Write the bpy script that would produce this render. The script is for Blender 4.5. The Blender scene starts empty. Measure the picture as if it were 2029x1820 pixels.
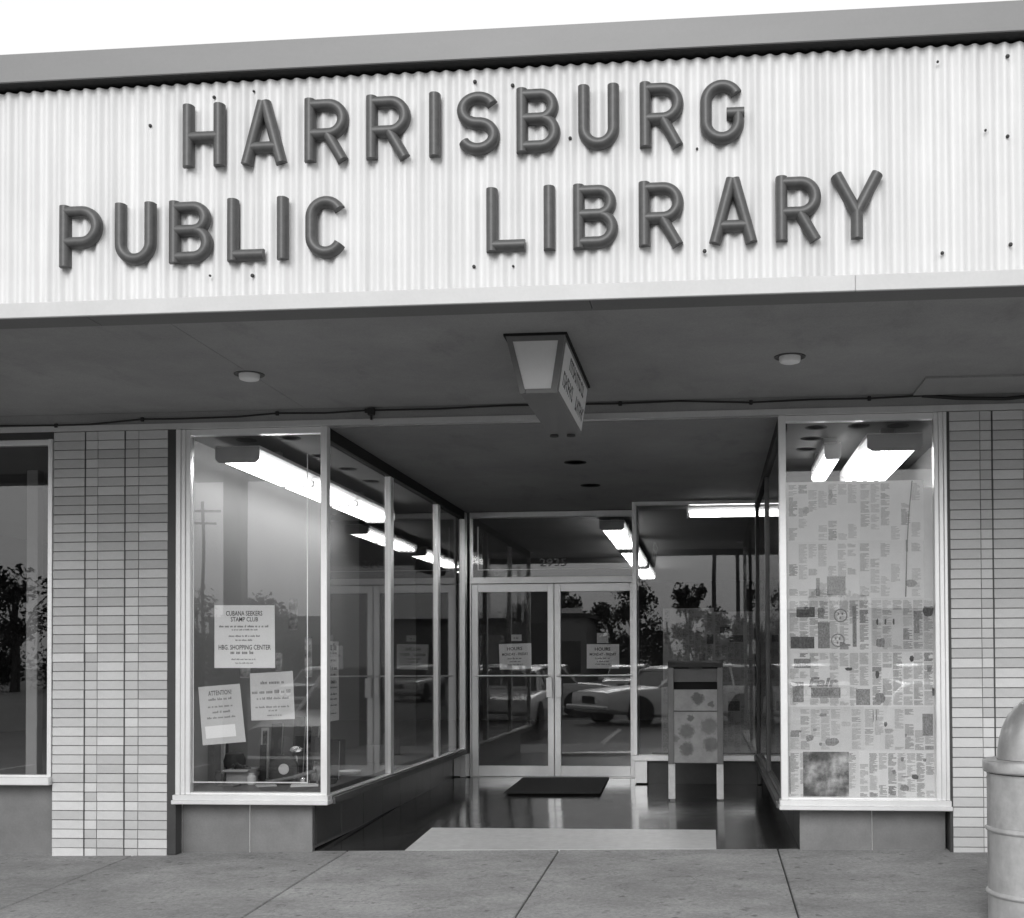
import bpy, bmesh, math, random
from mathutils import Matrix, Vector
R = math.radians
random.seed(7)
S = bpy.context.scene
COL = S.collection

# ------------------------------------------------------------------ camera
W, H, F = 2029.0, 1820.0, 2350.0
PX, PY = 1190.0, 1268.0
yaw, pitch, roll = math.atan(214/F), math.atan(46/F), 0.0045
fw = Vector((-math.sin(yaw)*math.cos(pitch), math.cos(yaw)*math.cos(pitch), math.sin(pitch)))
rt = Vector((math.cos(yaw), math.sin(yaw), 0)); up = rt.cross(fw)
r2 = rt*math.cos(roll)-up*math.sin(roll); u2 = up*math.cos(roll)+rt*math.sin(roll)
cd = bpy.data.cameras.new('camera'); cam = bpy.data.objects.new('camera', cd); COL.objects.link(cam)
m = Matrix((r2, u2, -fw)).transposed().to_4x4(); m.translation = Vector((0, -8.19, 1.307))
cam.matrix_world = m
cd.sensor_width = 36.0; cd.lens = 36.0*F/W
cd.shift_x = (W/2-PX)/W; cd.shift_y = (PY-H/2)/W
cd.clip_start = 0.05; cd.clip_end = 2000
S.camera = cam

# ------------------------------------------------------------------ overcast sky, soft sun, exposure
wd = bpy.data.worlds.new('World'); S.world = wd; wd.use_nodes = True
nt = wd.node_tree; bg = nt.nodes['Background']
SUN_EL, SUN_AZ = R(28), R(186)
sky = nt.nodes.new('ShaderNodeTexSky'); sky.sky_type = 'NISHITA'; sky.sun_disc = False
sky.sun_elevation = SUN_EL; sky.sun_rotation = SUN_AZ; sky.air_density = 3.0; sky.dust_density = 6.0; sky.ozone_density = 1.0
bw = nt.nodes.new('ShaderNodeRGBToBW'); nt.links.new(sky.outputs[0], bw.inputs[0])
mx = nt.nodes.new('ShaderNodeMix'); mx.data_type = 'FLOAT'; mx.inputs[0].default_value = 0.6
mx.inputs[3].default_value = 13.0      # an even cloud layer over the clear-sky gradient
nt.links.new(bw.outputs[0], mx.inputs[2]); nt.links.new(mx.outputs[0], bg.inputs[0])
bg.inputs[1].default_value = 0.10
sl = bpy.data.lights.new('sun', 'SUN'); sl.energy = 1.5; sl.angle = R(30); sl.color = (1, 1, 1)
so = bpy.data.objects.new('sun', sl); COL.objects.link(so)
so.rotation_euler = (R(90)-SUN_EL, 0, math.pi-SUN_AZ)
so.location = (0, -12, 20)
S.view_settings.view_transform = 'Standard'; S.view_settings.look = 'None'
S.view_settings.gamma = 1; S.view_settings.exposure = 0.17
S.view_settings.use_curve_mapping = False
S.render.engine = 'CYCLES'
S.cycles.max_bounces = 10; S.cycles.transparent_max_bounces = 24; S.cycles.glossy_bounces = 6; S.cycles.diffuse_bounces = 4
S.cycles.sample_clamp_indirect = 6

# ------------------------------------------------------------------ materials (a black and white place: greys only)
MATS = {}
def g(v): return (v, v, v, 1)
class NT:
    def __init__(s, name):
        s.m = bpy.data.materials.new(name); s.m.use_nodes = True; s.t = s.m.node_tree
        s.b = s.t.nodes['Principled BSDF']; MATS[name] = s.m
        s._c = None
    def n(s, typ, **kw):
        nd = s.t.nodes.new('ShaderNode'+typ)
        for k, v in kw.items(): setattr(nd, k, v)
        return nd
    def l(s, a, b): s.t.links.new(a, b)
    def obj(s):
        if not s._c: s._c = s.n('TexCoord')
        return s._c.outputs['Object']
    def scaled(s, sc):
        mp = s.n('Mapping'); mp.inputs['Scale'].default_value = sc; s.l(s.obj(), mp.inputs[0]); return mp.outputs[0]
    def noise(s, scale=5, detail=4, rough=.6, sc=(1, 1, 1)):
        nd = s.n('TexNoise'); nd.inputs['Scale'].default_value = scale; nd.inputs['Detail'].default_value = detail
        nd.inputs['Roughness'].default_value = rough; s.l(s.scaled(sc), nd.inputs['Vector']); return nd.outputs[0]
    def math(s, op, a, b=None, clamp=False):
        nd = s.n('Math', operation=op, use_clamp=clamp)
        for i, x in enumerate((a, b)):
            if x is None: continue
            if isinstance(x, (int, float)): nd.inputs[i].default_value = x
            else: s.l(x, nd.inputs[i])
        return nd.outputs[0]
    def rng(s, x, a, b, c, d):
        nd = s.n('MapRange'); s.l(x, nd.inputs[0])
        for i, v in enumerate((a, b, c, d)): nd.inputs[i+1].default_value = v
        return nd.outputs[0]
    def col(s, x):
        if isinstance(x, (int, float)): s.b.inputs['Base Color'].default_value = g(x)
        else:
            cc = s.n('CombineColor')
            for i in range(3): s.l(x, cc.inputs[i])
            s.l(cc.outputs[0], s.b.inputs['Base Color'])
    def bump(s, x, st=.3, dist=.01):
        nd = s.n('Bump'); nd.inputs['Strength'].default_value = st; nd.inputs['Distance'].default_value = dist
        s.l(x, nd.inputs['Height']); s.l(nd.outputs[0], s.b.inputs['Normal'])
    def set(s, rough=.6, metal=0., spec=.5, coat=0.):
        s.b.inputs['Roughness'].default_value = rough; s.b.inputs['Metallic'].default_value = metal
        s.b.inputs['Specular IOR Level'].default_value = spec; s.b.inputs['Coat Weight'].default_value = coat

def simple(name, v, rough=.6, metal=0., var=.12, scale=6, fine=60, bump=.15, bdist=.004, spec=.5, orand=0., sc=(1, 1, 1)):
    k = NT(name); k.set(rough, metal, spec)
    a = k.rng(k.noise(scale, 5, .6, sc), .25, .75, 1-var, 1+var)
    b = k.noise(fine, 3, .6)
    c = k.math('MULTIPLY', a, k.rng(b, .2, .8, 1-var*.5, 1+var*.5))
    c = k.math('MULTIPLY', c, v)
    if orand:
        oi = k.n('ObjectInfo'); c = k.math('MULTIPLY', c, k.rng(oi.outputs['Random'], 0, 1, 1-orand, 1+orand*.6))
    k.col(c)
    if bump: k.bump(b, bump, bdist)
    return k.m

simple('white_metal', .80, .45, var=.05, scale=2, bump=.05, sc=(9, 9, .6))
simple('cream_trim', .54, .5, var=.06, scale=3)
simple('coping_grey', .20, .45, var=.05, scale=2.2, bump=.05, sc=(1, 1, 3))
simple('aluminium', .80, .32, metal=.7, var=.07, scale=5, sc=(1, 1, .3))
simple('aluminium_bright', .92, .30, metal=.5, var=.05, scale=5)
simple('dark_gap', .012, .9, var=.1)
def painted_board(name, v):
    k = NT(name); k.set(.75)
    a = k.rng(k.noise(1.1, 6, .7), .28, .72, .82, 1.14)
    b = k.rng(k.noise(110, 4, .8), .3, .7, .86, 1.14)
    st = k.rng(k.noise(2.6, 5, .62, (1, .35, 1)), .56, .70, 1.0, .80)      # old damp stains
    k.col(k.math('MULTIPLY', k.math('MULTIPLY', k.math('MULTIPLY', a, b), st), v)); k.bump(k.noise(140, 4, .7), .3, .003)
painted_board('soffit_paint', .31); painted_board('ceiling_paint', .27)
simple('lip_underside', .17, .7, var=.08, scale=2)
simple('letter_grey', .075, .42, var=.2, scale=30, fine=140, bump=.1, bdist=.001)
simple('mortar', .17, .95, var=.3, scale=40)
simple('brick_glaze', .60, .42, var=.13, scale=7, fine=90, bump=.2, bdist=.002, orand=.19)
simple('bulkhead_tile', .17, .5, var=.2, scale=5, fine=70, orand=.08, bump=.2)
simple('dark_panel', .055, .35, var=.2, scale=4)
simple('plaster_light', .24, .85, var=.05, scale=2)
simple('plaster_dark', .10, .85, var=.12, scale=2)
simple('interior_floor', .10, .35, var=.2, scale=3)
simple('interior_ceiling', .13, .85, var=.1, scale=2)
simple('concrete_kerb', .32, .9, var=.15, scale=8, fine=90, bump=.3)
simple('mat_rubber', .018, .95, var=.3, scale=60, fine=300, bump=.6, bdist=.004)
simple('galvanised', .55, .40, metal=.75, var=.16, scale=5, fine=50, bump=.1)
simple('can_paint', .38, .45, metal=.1, var=.22, scale=4, fine=26, bump=.35, bdist=.006, sc=(2, 2, 1))
simple('black_rubber', .02, .8)
simple('black_plastic', .018, .45)
simple('cable_black', .02, .7)
simple('fixture_enamel', .38, .5, var=.05)
simple('fixture_white', .8, .4, var=.04)
simple('paper_white', .88, .85, var=.03, scale=5)
simple('paper_card', .60, .85, var=.06, scale=5)
simple('ink', .06, .9, var=.2, scale=120)
simple('ink_grey', .22, .9, var=.2, scale=120)
simple('mailbox_side', .05, .5, var=.2)
simple('mailbox_leg', .62, .55, var=.16, scale=12)
simple('wood_dark', .07, .5, var=.3, scale=4, sc=(1, 1, 12))
simple('box_card', .36, .8, var=.1)
simple('foil', .8, .18, metal=1., var=.05, scale=30, bump=.5)
simple('book_cloth', .05, .7, var=.35, scale=18)
simple('book_cloth_mid', .14, .7, var=.3, scale=18)
simple('bark', .06, .95, var=.3, scale=10, bump=.8, bdist=.02)
simple('pole_wood', .07, .9, var=.3, scale=5, sc=(6, 6, .5))
simple('roof_dark', .06, .9)
simple('wall_mid', .24, .9, var=.08, scale=1)
simple('wall_far', .15, .9, var=.08, scale=1)
simple('skin', .30, .6); simple('coat_cloth', .04, .9); simple('trouser_cloth', .03, .9); simple('hair_dark', .015, .7)
simple('chrome', .75, .15, metal=1., var=.03)
simple('paint_line', .6, .8, var=.25, scale=20)
simple('terrazzo_light', .52, .38, var=.13, scale=14, fine=240, bump=.05)
for nm, v in (('car_white', .75), ('car_grey', .35), ('car_dark', .05), ('car_light', .55)):
    simple(nm, v, .3, var=.03, bump=0); MATS[nm].node_tree.nodes['Principled BSDF'].inputs['Coat Weight'].default_value = .6

def leaf():
    k = NT('leaf'); k.set(.6); oi = k.noise(1.2, 3); k.col(k.rng(oi, .3, .7, .03, .085))
leaf()

def corrugated():
    k = NT('corrugated_white'); k.set(.5)
    a = k.rng(k.noise(1.0, 5, .65, (14, 1, .5)), .35, .72, 1.03, .84)      # run-off streaks
    b = k.rng(k.noise(3.0, 4, .6), .3, .75, 1.02, .95)
    c = k.math('MULTIPLY', a, b); c = k.math('MULTIPLY', c, .72); k.col(c)
corrugated()

def concrete():
    k = NT('sidewalk_concrete'); k.set(.88)
    a = k.rng(k.noise(1.3, 7, .7, (1, 1.6, 1)), .3, .72, .66, 1.22)
    b = k.rng(k.noise(38, 6, .85), .32, .68, .68, 1.30)
    s = k.rng(k.noise(9, 4, .6, (1, 1.3, 1)), .63, .72, 1.0, .62)         # oil and gum stains
    v_ = k.n('TexVoronoi'); v_.inputs['Scale'].default_value = 5.5; v_.inputs['Randomness'].default_value = 1.0; k.l(k.obj(), v_.inputs['Vector'])
    gum = k.rng(k.math('ADD', v_.outputs['Distance'], k.rng(k.noise(40, 3), .3, .7, -.05, .05)), .06, .14, .55, 1.0)   # trodden gum
    crk = k.rng(k.math('ABSOLUTE', k.math('SUBTRACT', k.noise(.9, 6, .6), .5)), .0, .004, .72, 1.0)                     # hairline cracks
    c = k.math('MULTIPLY', k.math('MULTIPLY', a, b), k.math('MULTIPLY', s, k.math('MULTIPLY', gum, crk))); c = k.math('MULTIPLY', c, .31)
    oi = k.n('ObjectInfo'); c = k.math('MULTIPLY', c, k.rng(oi.outputs['Random'], 0, 1, .94, 1.06)); k.col(c)
    k.bump(k.noise(160, 4, .7), .35, .004)
concrete()

def asphalt():
    k = NT('asphalt'); k.set(.92)
    a = k.rng(k.noise(.5, 6, .6), .3, .7, .75, 1.3); b = k.rng(k.noise(90, 3), .2, .8, .7, 1.3)
    k.col(k.math('MULTIPLY', k.math('MULTIPLY', a, b), .15)); k.bump(k.noise(120, 3), .5, .01)
asphalt()

def terrazzo():
    k = NT('terrazzo_dark'); k.set(.16, spec=.3)
    a = k.rng(k.noise(3, 4), .3, .7, .8, 1.2); b = k.rng(k.noise(150, 3, .7), .3, .7, .6, 1.4)
    k.col(k.math('MULTIPLY', k.math('MULTIPLY', a, b), .045))
    k.l(k.rng(k.noise(5, 4), .3, .7, .09, .17), k.b.inputs['Roughness'])
    k.bump(k.noise(60, 3), .04, .002)
terrazzo()

def glass():
    k = NT('window_glass'); t = k.t
    geo = k.n('NewGeometry'); io = k.rng(geo.outputs['Backfacing'], 0, 1, 1.75, 1/1.75)
    fr = k.n('Fresnel'); k.l(io, fr.inputs[0])
    tr = k.n('BsdfTransparent'); tr.inputs[0].default_value = g(.985)
    gl = k.n('BsdfGlossy'); gl.inputs['Roughness'].default_value = 0.0
    wav = k.n('Bump'); wav.inputs['Strength'].default_value = .05; wav.inputs['Distance'].default_value = .01
    k.l(k.noise(1.4, 1), wav.inputs['Height']); k.l(wav.outputs[0], gl.inputs['Normal'])
    ms = k.n('MixShader'); k.l(fr.outputs[0], ms.inputs[0]); k.l(tr.outputs[0], ms.inputs[1]); k.l(gl.outputs[0], ms.inputs[2])
    k.l(ms.outputs[0], t.nodes['Material Output'].inputs[0]); t.nodes.remove(k.b)
glass()
k = NT('car_glass'); k.col(.01); k.set(.05, spec=.8)

def emis(name, st):
    k = NT(name); k.col(.9); k.b.inputs['Emission Color'].default_value = g(1); k.b.inputs['Emission Strength'].default_value = st
emis('tube_light', 8.0)
emis('lamp_dim', 0.0)
simple('lens_white', .86, .5, var=.05)

def newsprint(name, v, var, fine):
    k = NT(name); k.set(.9)
    a = k.rng(k.noise(3.5, 4), .3, .7, 1-.06, 1+.05)
    t_ = k.rng(k.noise(1., 3, .7, (150*fine, 1, 110*fine)), .34, .66, 1-var, 1+var*.6)
    b = k.rng(k.noise(14, 4, .7), .3, .7, 1-var*.5, 1+var*.3)
    k.col(k.math('MULTIPLY', k.math('MULTIPLY', k.math('MULTIPLY', a, t_), b), v))
    k.bump(k.noise(6, 3), .3, .012)
newsprint('news_a', .80, .05, 1); newsprint('news_b', .75, .06, 1); newsprint('news_c', .69, .07, 1); newsprint('news_d', .83, .04, 1)
newsprint('news_dim', .36, .10, 1); newsprint('text_light', .50, .30, 1.); newsprint('text_mid', .36, .40, .8); newsprint('print_mid', .33, .45, .6); newsprint('print_dark', .13, .5, .5)  # news_dim: same newsprint darkened, weaker light behind the rear window put into colour
def translucent(name, f):
    m_ = MATS[name]; t_ = m_.node_tree; b_ = t_.nodes['Principled BSDF']; out = t_.nodes['Material Output']
    tl = t_.nodes.new('ShaderNodeBsdfTranslucent'); ms = t_.nodes.new('ShaderNodeMixShader'); ms.inputs[0].default_value = f
    src = b_.inputs['Base Color'].links[0].from_socket; t_.links.new(src, tl.inputs[0])
    t_.links.new(b_.outputs[0], ms.inputs[1]); t_.links.new(tl.outputs[0], ms.inputs[2]); t_.links.new(ms.outputs[0], out.inputs[0])
for nm in ('news_a', 'news_b', 'news_c', 'news_d', 'text_light', 'text_mid', 'print_mid'): translucent(nm, .13)
translucent('paper_white', .07); translucent('paper_card', .1)

def halftone():
    k = NT('halftone'); k.set(.9); a = k.noise(9, 5, .7); k.col(k.math('MULTIPLY', k.rng(k.noise(4.5, 3, .5), .38, .6, .25, 1.0), k.rng(a, .36, .62, .12, .55)))
halftone()

def mailbox_paint():
    k = NT('mailbox_paint'); k.set(.5)
    base = k.rng(k.noise(8, 5, .65), .3, .72, .24, .36)
    sp = k.n('SeparateXYZ'); k.l(k.obj(), sp.inputs[0])
    wob = k.rng(k.noise(30, 3), .3, .7, -.015, .015)
    for (sx, sz, rad, dark) in ((.02, .935, .062, .35), (.15, .875, .03, .45), (-.085, .63, .075, .5), (.125, .677, .085, .55), (-.085, .465, .07, .45), (.14, .51, .075, .48), (-.19, .56, .04, .6), (-.045, .748, .035, .4)):
        dx = k.math('SUBTRACT', sp.outputs[0], sx); dz = k.math('SUBTRACT', sp.outputs[2], sz)
        d = k.math('SQRT', k.math('ADD', k.math('MULTIPLY', dx, dx), k.math('MULTIPLY', dz, dz)))
        d = k.math('ADD', d, wob)
        base = k.math('MULTIPLY', base, k.rng(d, rad*.7, rad*1.08, dark, 1.0))
    k.col(base); k.bump(k.noise(60, 3), .1, .003)
mailbox_paint()

# ------------------------------------------------------------------ mesh helpers
def wloc(o):
    v = Vector((0, 0, 0))
    while o is not None: v = v+o.location; o = o.parent
    return v
def tag(o, label=None, cat=None, group=None, kind=None):
    if label: o['label'] = label
    if cat: o['category'] = cat
    if group: o['group'] = group
    if kind: o['kind'] = kind
    return o
def empty(name, loc, label=None, cat=None, group=None, rot=(0, 0, 0)):
    o = bpy.data.objects.new(name, None); COL.objects.link(o); o.location = loc; o.rotation_euler = rot
    o.empty_display_size = .05
    return tag(o, label, cat, group)
def link(name, me, parent=None, loc=(0, 0, 0), rot=(0, 0, 0)):
    o = bpy.data.objects.new(name, me); COL.objects.link(o); o.parent = parent; o.location = loc; o.rotation_euler = rot
    return o
class MB:
    def __init__(s): s.v = []; s.f = []
    def add(s, vs, fs):
        n = len(s.v); s.v += [tuple(v) for v in vs]; s.f += [tuple(i+n for i in f) for f in fs]; return s
    def box(s, x0, x1, y0, y1, z0, z1):
        return s.add([(x0, y0, z0), (x1, y0, z0), (x1, y1, z0), (x0, y1, z0), (x0, y0, z1), (x1, y0, z1), (x1, y1, z1), (x0, y1, z1)],
                     [(0, 3, 2, 1), (4, 5, 6, 7), (0, 1, 5, 4), (1, 2, 6, 5), (2, 3, 7, 6), (3, 0, 4, 7)])
    def cbox(s, x0, x1, y0, y1, z0, z1, c):
        """box with chamfered edges (hull of three boxes' corners)"""
        bm = bmesh.new()
        for sx in (0, 1):
            for sy in (0, 1):
                for sz in (0, 1):
                    X, Y, Z = (x0, x1)[sx], (y0, y1)[sy], (z0, z1)[sz]
                    ix, iy, iz = (c, -c)[sx], (c, -c)[sy], (c, -c)[sz]
                    bm.verts.new((X, Y+iy, Z+iz)); bm.verts.new((X+ix, Y, Z+iz)); bm.verts.new((X+ix, Y+iy, Z))
        bmesh.ops.convex_hull(bm, input=bm.verts[:]); bmesh.ops.dissolve_limit(bm, angle_limit=.01, verts=bm.verts[:], edges=bm.edges[:])
        bm.verts.index_update(); s.add([v.co[:] for v in bm.verts], [[v.index for v in f.verts] for f in bm.faces]); bm.free(); return s
    def hexa(s, p):
        return s.add(p, [(0, 3, 2, 1), (4, 5, 6, 7), (0, 1, 5, 4), (1, 2, 6, 5), (2, 3, 7, 6), (3, 0, 4, 7)])
    def tube(s, pts, r, n=8, cap=True):
        pts = [Vector(p) for p in pts]; rs = r if isinstance(r, (list, tuple)) else [r]*len(pts); rings = []
        up_ = None
        for i, p in enumerate(pts):
            d = (pts[min(i+1, len(pts)-1)]-pts[max(i-1, 0)]).normalized()
            a = d.orthogonal().normalized() if up_ is None else (up_-d*up_.dot(d)).normalized()
            up_ = a; b = d.cross(a)
            rings.append([p+(a*math.cos(2*math.pi*j/n)+b*math.sin(2*math.pi*j/n))*rs[i] for j in range(n)])
        vs = [v for q in rings for v in q]; fs = []
        for i in range(len(pts)-1):
            for j in range(n): fs.append((i*n+j, i*n+(j+1) % n, (i+1)*n+(j+1) % n, (i+1)*n+j))
        if cap: fs += [tuple(reversed(range(n))), tuple((len(pts)-1)*n+j for j in range(n))]
        return s.add(vs, fs)
    def lathe(s, prof, c=(0, 0, 0), n=32, axis='z', closed=False):
        vs = []; fs = []
        for (r, h) in prof:
            for j in range(n):
                a = 2*math.pi*j/n; x, y = r*math.cos(a), r*math.sin(a)
                vs.append((c[0]+x, c[1]+y, c[2]+h) if axis == 'z' else ((c[0]+x, c[1]+h, c[2]+y) if axis == 'y' else (c[0]+h, c[1]+x, c[2]+y)))
        k_ = len(prof)
        for i in range(k_-1):
            for j in range(n): fs.append((i*n+j, i*n+(j+1) % n, (i+1)*n+(j+1) % n, (i+1)*n+j))
        if prof[0][0] > 1e-6: fs.append(tuple(reversed(range(n))))
        if prof[-1][0] > 1e-6: fs.append(tuple((k_-1)*n+j for j in range(n)))
        return s.add(vs, fs)
    def mesh(s, name, mat, off=None, smooth=False):
        me = bpy.data.meshes.new(name)
        vs = s.v if off is None else [(v[0]-off[0], v[1]-off[1], v[2]-off[2]) for v in s.v]
        me.from_pydata(vs, [], s.f); me.materials.append(MATS[mat]); me.update()
        bm = bmesh.new(); bm.from_mesh(me); bmesh.ops.remove_doubles(bm, verts=bm.verts[:], dist=1e-6); bmesh.ops.recalc_face_normals(bm, faces=bm.faces[:]); bm.to_mesh(me); bm.free()
        if smooth:
            for p in me.polygons: p.use_smooth = True
            try: me.set_sharp_from_angle(angle=R(40))
            except Exception: pass
        return me
    def build(s, name, mat, parent=None, local=False, smooth=False):
        """verts are world coordinates unless local"""
        off = None if (local or parent is None) else wloc(parent)
        return link(name, s.mesh(name, mat, off, smooth), parent)
def at_base(name, mb, mat, label, cat, group=None, smooth=False):
    """a thing that is one mesh; origin at the middle of its base"""
    xs = [v[0] for v in mb.v]; ys = [v[1] for v in mb.v]; zs = [v[2] for v in mb.v]
    b = ((min(xs)+max(xs))/2, (min(ys)+max(ys))/2, min(zs))
    o = link(name, mb.mesh(name, mat, b, smooth)); o.location = b
    return tag(o, label, cat, group)

FONTCACHE = {}
def text_mb(mb, txt, size, x, y, z, bold=.0, width=None, align='CENTER', depth=.0006, condensed=1.0):
    """lettering standing in the XZ plane facing -Y, thickness towards -Y"""
    c = bpy.data.curves.new('t', 'FONT'); c.body = txt; c.size = size; c.align_x = align; c.extrude = 0; c.offset = bold; c.resolution_u = 2
    o = bpy.data.objects.new('t', c); COL.objects.link(o)
    dg = bpy.context.evaluated_depsgraph_get(); me = bpy.data.meshes.new_from_object(o.evaluated_get(dg))
    xs = [v.co.x for v in me.vertices] or [0]
    sc = condensed if width is None else width/max(1e-6, max(xs)-min(xs))
    mid = (max(xs)+min(xs))/2 if align == 'CENTER' else min(xs)
    mb.add([(x+(v.co.x-mid)*sc, y-depth, z+v.co.y) for v in me.vertices], [tuple(p.vertices) for p in me.polygons])
    bpy.data.objects.remove(o); bpy.data.curves.remove(c); bpy.data.meshes.remove(me)
def scribble(mb, x0, x1, y, z, h, rnd, ragged=.0):
    """a line of print too small to read: word-long runs of letter-high ticks"""
    x = x0+rnd.uniform(0, ragged*(x1-x0)); xe = x1-rnd.uniform(0, ragged*(x1-x0))
    while x < xe:
        wl = rnd.randint(2, 7)
        for _ in range(wl):
            w = h*rnd.uniform(.28, .5)
            if x+w > xe: break
            hh = h*rnd.choice((.62, .66, .66, .95)); zz = z
            mb.add([(x, y-.0006, zz), (x+w*.75, y-.0006, zz), (x+w*.75, y-.0006, zz+hh), (x, y-.0006, zz+hh)], [(0, 1, 2, 3)]); x += w
        x += h*.5

def sidez(X, Y): return .004+.014*X+.035*min(Y, 0)          # pavement falls to the kerb and along the front

# ------------------------------------------------------------------ ground
lot = MB().box(-150, 150, -260, -3.55, -1.2, -.20).build('parking_lot', 'asphalt'); tag(lot, kind='structure')
far = MB().box(-400, 400, -700, 300, -2.2, -1.21).build('ground', 'asphalt'); tag(far, kind='structure')
for i in range(-9, 12):
    x = -2.0+i*2.75
    if -2.0 < x < 2.0: pass
    ln = MB().box(x-.05, x+.05, -9.0, -3.9, -.21, -.196).build('parking_line', 'paint_line', lot)
swx = [-13.3+1.53*i for i in range(18)]          # joints fall on -4.12 -2.59 -1.06 0.47
swx = [x+0.0 for x in swx]
sw = MB()
for (x0, x1) in ((-13.4, 12.8),):
    p = []
    for z in (-.45, None):
        for (X, Y) in ((x0, -3.4), (x1, -3.4), (x1, .16), (x0, .16)):
            p.append((X, Y, -.45 if z is not None else sidez(X, Y)-.03))
    sw.hexa(p)
sw = sw.build('sidewalk', 'dark_gap'); tag(sw, kind='structure')
J = .0045
for i in range(len(swx)-1):
    for (y0, y1) in ((-3.4, .15),):
        a, b = swx[i]+J, swx[i+1]-J; c, d = y0+J, y1-J
        if y1 > 0: d = .15
        top = []
        ch = .006
        q = [(a, c), (b, c), (b, d), (a, d)]; qi = [(a+ch, c+ch), (b-ch, c+ch), (b-ch, d-ch), (a+ch, d-ch)]
        vs = [(X, Y, sidez(X, Y)-.029) for X, Y in q]+[(X, Y, sidez(X, Y)-ch) for X, Y in q]+[(X, Y, sidez(X, Y)) for X, Y in qi]
        mbs = MB().add(vs, [(3, 2, 1, 0), (0, 1, 5, 4), (1, 2, 6, 5), (2, 3, 7, 6), (3, 0, 4, 7), (4, 5, 9, 8), (5, 6, 10, 9), (6, 7, 11, 10), (7, 4, 8, 11), (8, 9, 10, 11)])
        mbs.build('paving_slab', 'sidewalk_concrete', sw)
kb = MB()
for (x0, x1) in ((-13.4, 12.8),):
    kb.hexa([(x0, -3.55, -.45), (x1, -3.55, -.45), (x1, -3.4, -.45), (x0, -3.4, -.45), (x0, -3.55, sidez(x0, -3.4)-.002), (x1, -3.55, sidez(x1, -3.4)-.002), (x1, -3.4, sidez(x1, -3.4)-.002), (x0, -3.4, sidez(x0, -3.4)-.002)])
kb.build('kerb', 'concrete_kerb', sw)
# entry floor: polished terrazzo rising to the doors, a pale matt band at the pavement
def ez(Y): return .010+.0085*Y
XL, XR = -2.69, .49
ef = MB().hexa([(-2.95, .16, -.3), (.75, .16, -.3), (.75, 4.9, -.3), (-2.95, 4.9, -.3), (-2.95, .16, sidez(-2.95, 0)-.001), (.75, .16, sidez(.75, 0)-.001), (.75, 4.9, ez(4.9)), (-2.95, 4.9, ez(4.9))])
ef = ef.build('entry_floor', 'terrazzo_dark'); tag(ef, kind='structure')
MB().hexa([(-2.17, .152, -.05), (.045, .152, -.05), (.045, .98, -.05), (-2.17, .98, -.05), (-2.17, .152, sidez(-2.17, 0)+.002), (.045, .152, sidez(.045, 0)+.002), (.045, .98, ez(.98)+.004), (-2.17, .98, ez(.98)+.003)]).build('terrazzo_band', 'terrazzo_light', ef)

# ------------------------------------------------------------------ the building
B = empty('shop_building', (0, 0, 0), 'single-storey shopping centre building with white corrugated canopy fascia and recessed glass entrance', 'building')
# canopy
f = MB(); pitch_, amp = .0677, .0105; X0, X1 = -9.0, 7.0; n = int((X1-X0)/pitch_*8)
zr = (3.118, 4.185)
for i in range(n+1):
    x = X0+(X1-X0)*i/n; y = -2.573+amp*math.cos(2*math.pi*x/pitch_)
    f.v += [(x, y, zr[0]), (x, y, zr[1]), (x, -2.545, zr[0]), (x, -2.545, zr[1])]
for i in range(n):
    a = 4*i; f.f += [(a, a+4, a+5, a+1), (a+2, a+3, a+7, a+6), (a, a+2, a+6, a+4), (a+1, a+5, a+7, a+3)]
fas = f.build('fascia', 'corrugated_white', B, smooth=True)
for i, (x, z) in enumerate([(-2.413, 4.106), (-2.211, 4.126), (-1.108, 4.119), (-2.741, 3.98), (-2.432, 3.221), (-2.217, 3.214), (-1.115, 3.22), (1.082, 4.105), (1.4, 4.115), (1.396, 3.74), (1.296, 3.773), (1.404, 3.235), (1.094, 3.206), (-.04, 3.745), (-.007, 3.255), (-.646, 3.823), (-.924, 3.215), (-.924, 4.092)]):
    r = (.0085, .006, .0095)[i % 3]
    MB().lathe([(r, 0), (r, -.006), (r*.6, -.011), (0, -.012)], (x, -2.5835, z), 10, 'y').build('screw', 'ink', fas, smooth=True)
MB().box(-9, 7, -2.53, -2.45, 3.1, 4.30).build('fascia_backing', 'dark_gap', B)
MB().box(-9, 7, -2.632, -2.30, 4.199, 4.2035).build('coping_shade', 'dark_gap', B)  # near-black strip under the coping, paints its underside as deep shade
cop = [-9, 7]
for a, b in zip(cop, cop[1:]):
    c = MB(); c.cbox(a+.001, b-.001, -2.64, -2.30, 4.204, 4.348, .004); c.build('coping', 'coping_grey', B)
tr = [-9, .693, 7]
for a, b in zip(tr, tr[1:]):
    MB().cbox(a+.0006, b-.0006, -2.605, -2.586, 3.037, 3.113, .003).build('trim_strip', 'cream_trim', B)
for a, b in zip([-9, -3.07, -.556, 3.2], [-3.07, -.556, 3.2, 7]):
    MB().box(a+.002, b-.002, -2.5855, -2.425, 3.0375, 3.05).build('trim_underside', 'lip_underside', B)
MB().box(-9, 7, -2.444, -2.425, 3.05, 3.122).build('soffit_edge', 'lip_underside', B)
# soffit boards, butt-jointed
sj = [-9, -2.84, 7]
for a, b in zip(sj, sj[1:]):
    MB().box(a+.0018, b-.0018, -2.425, -.012, 3.122, 3.14).build('soffit_board', 'soffit_paint', B)
MB().box(-9, 7, -2.44, 18.2, 3.1405, 3.26).build('canopy_deck', 'dark_gap', B)
MB().box(-9, 7, -2.44, 18.2, 4.15, 4.25).build('roof', 'roof_dark', B)
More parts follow.
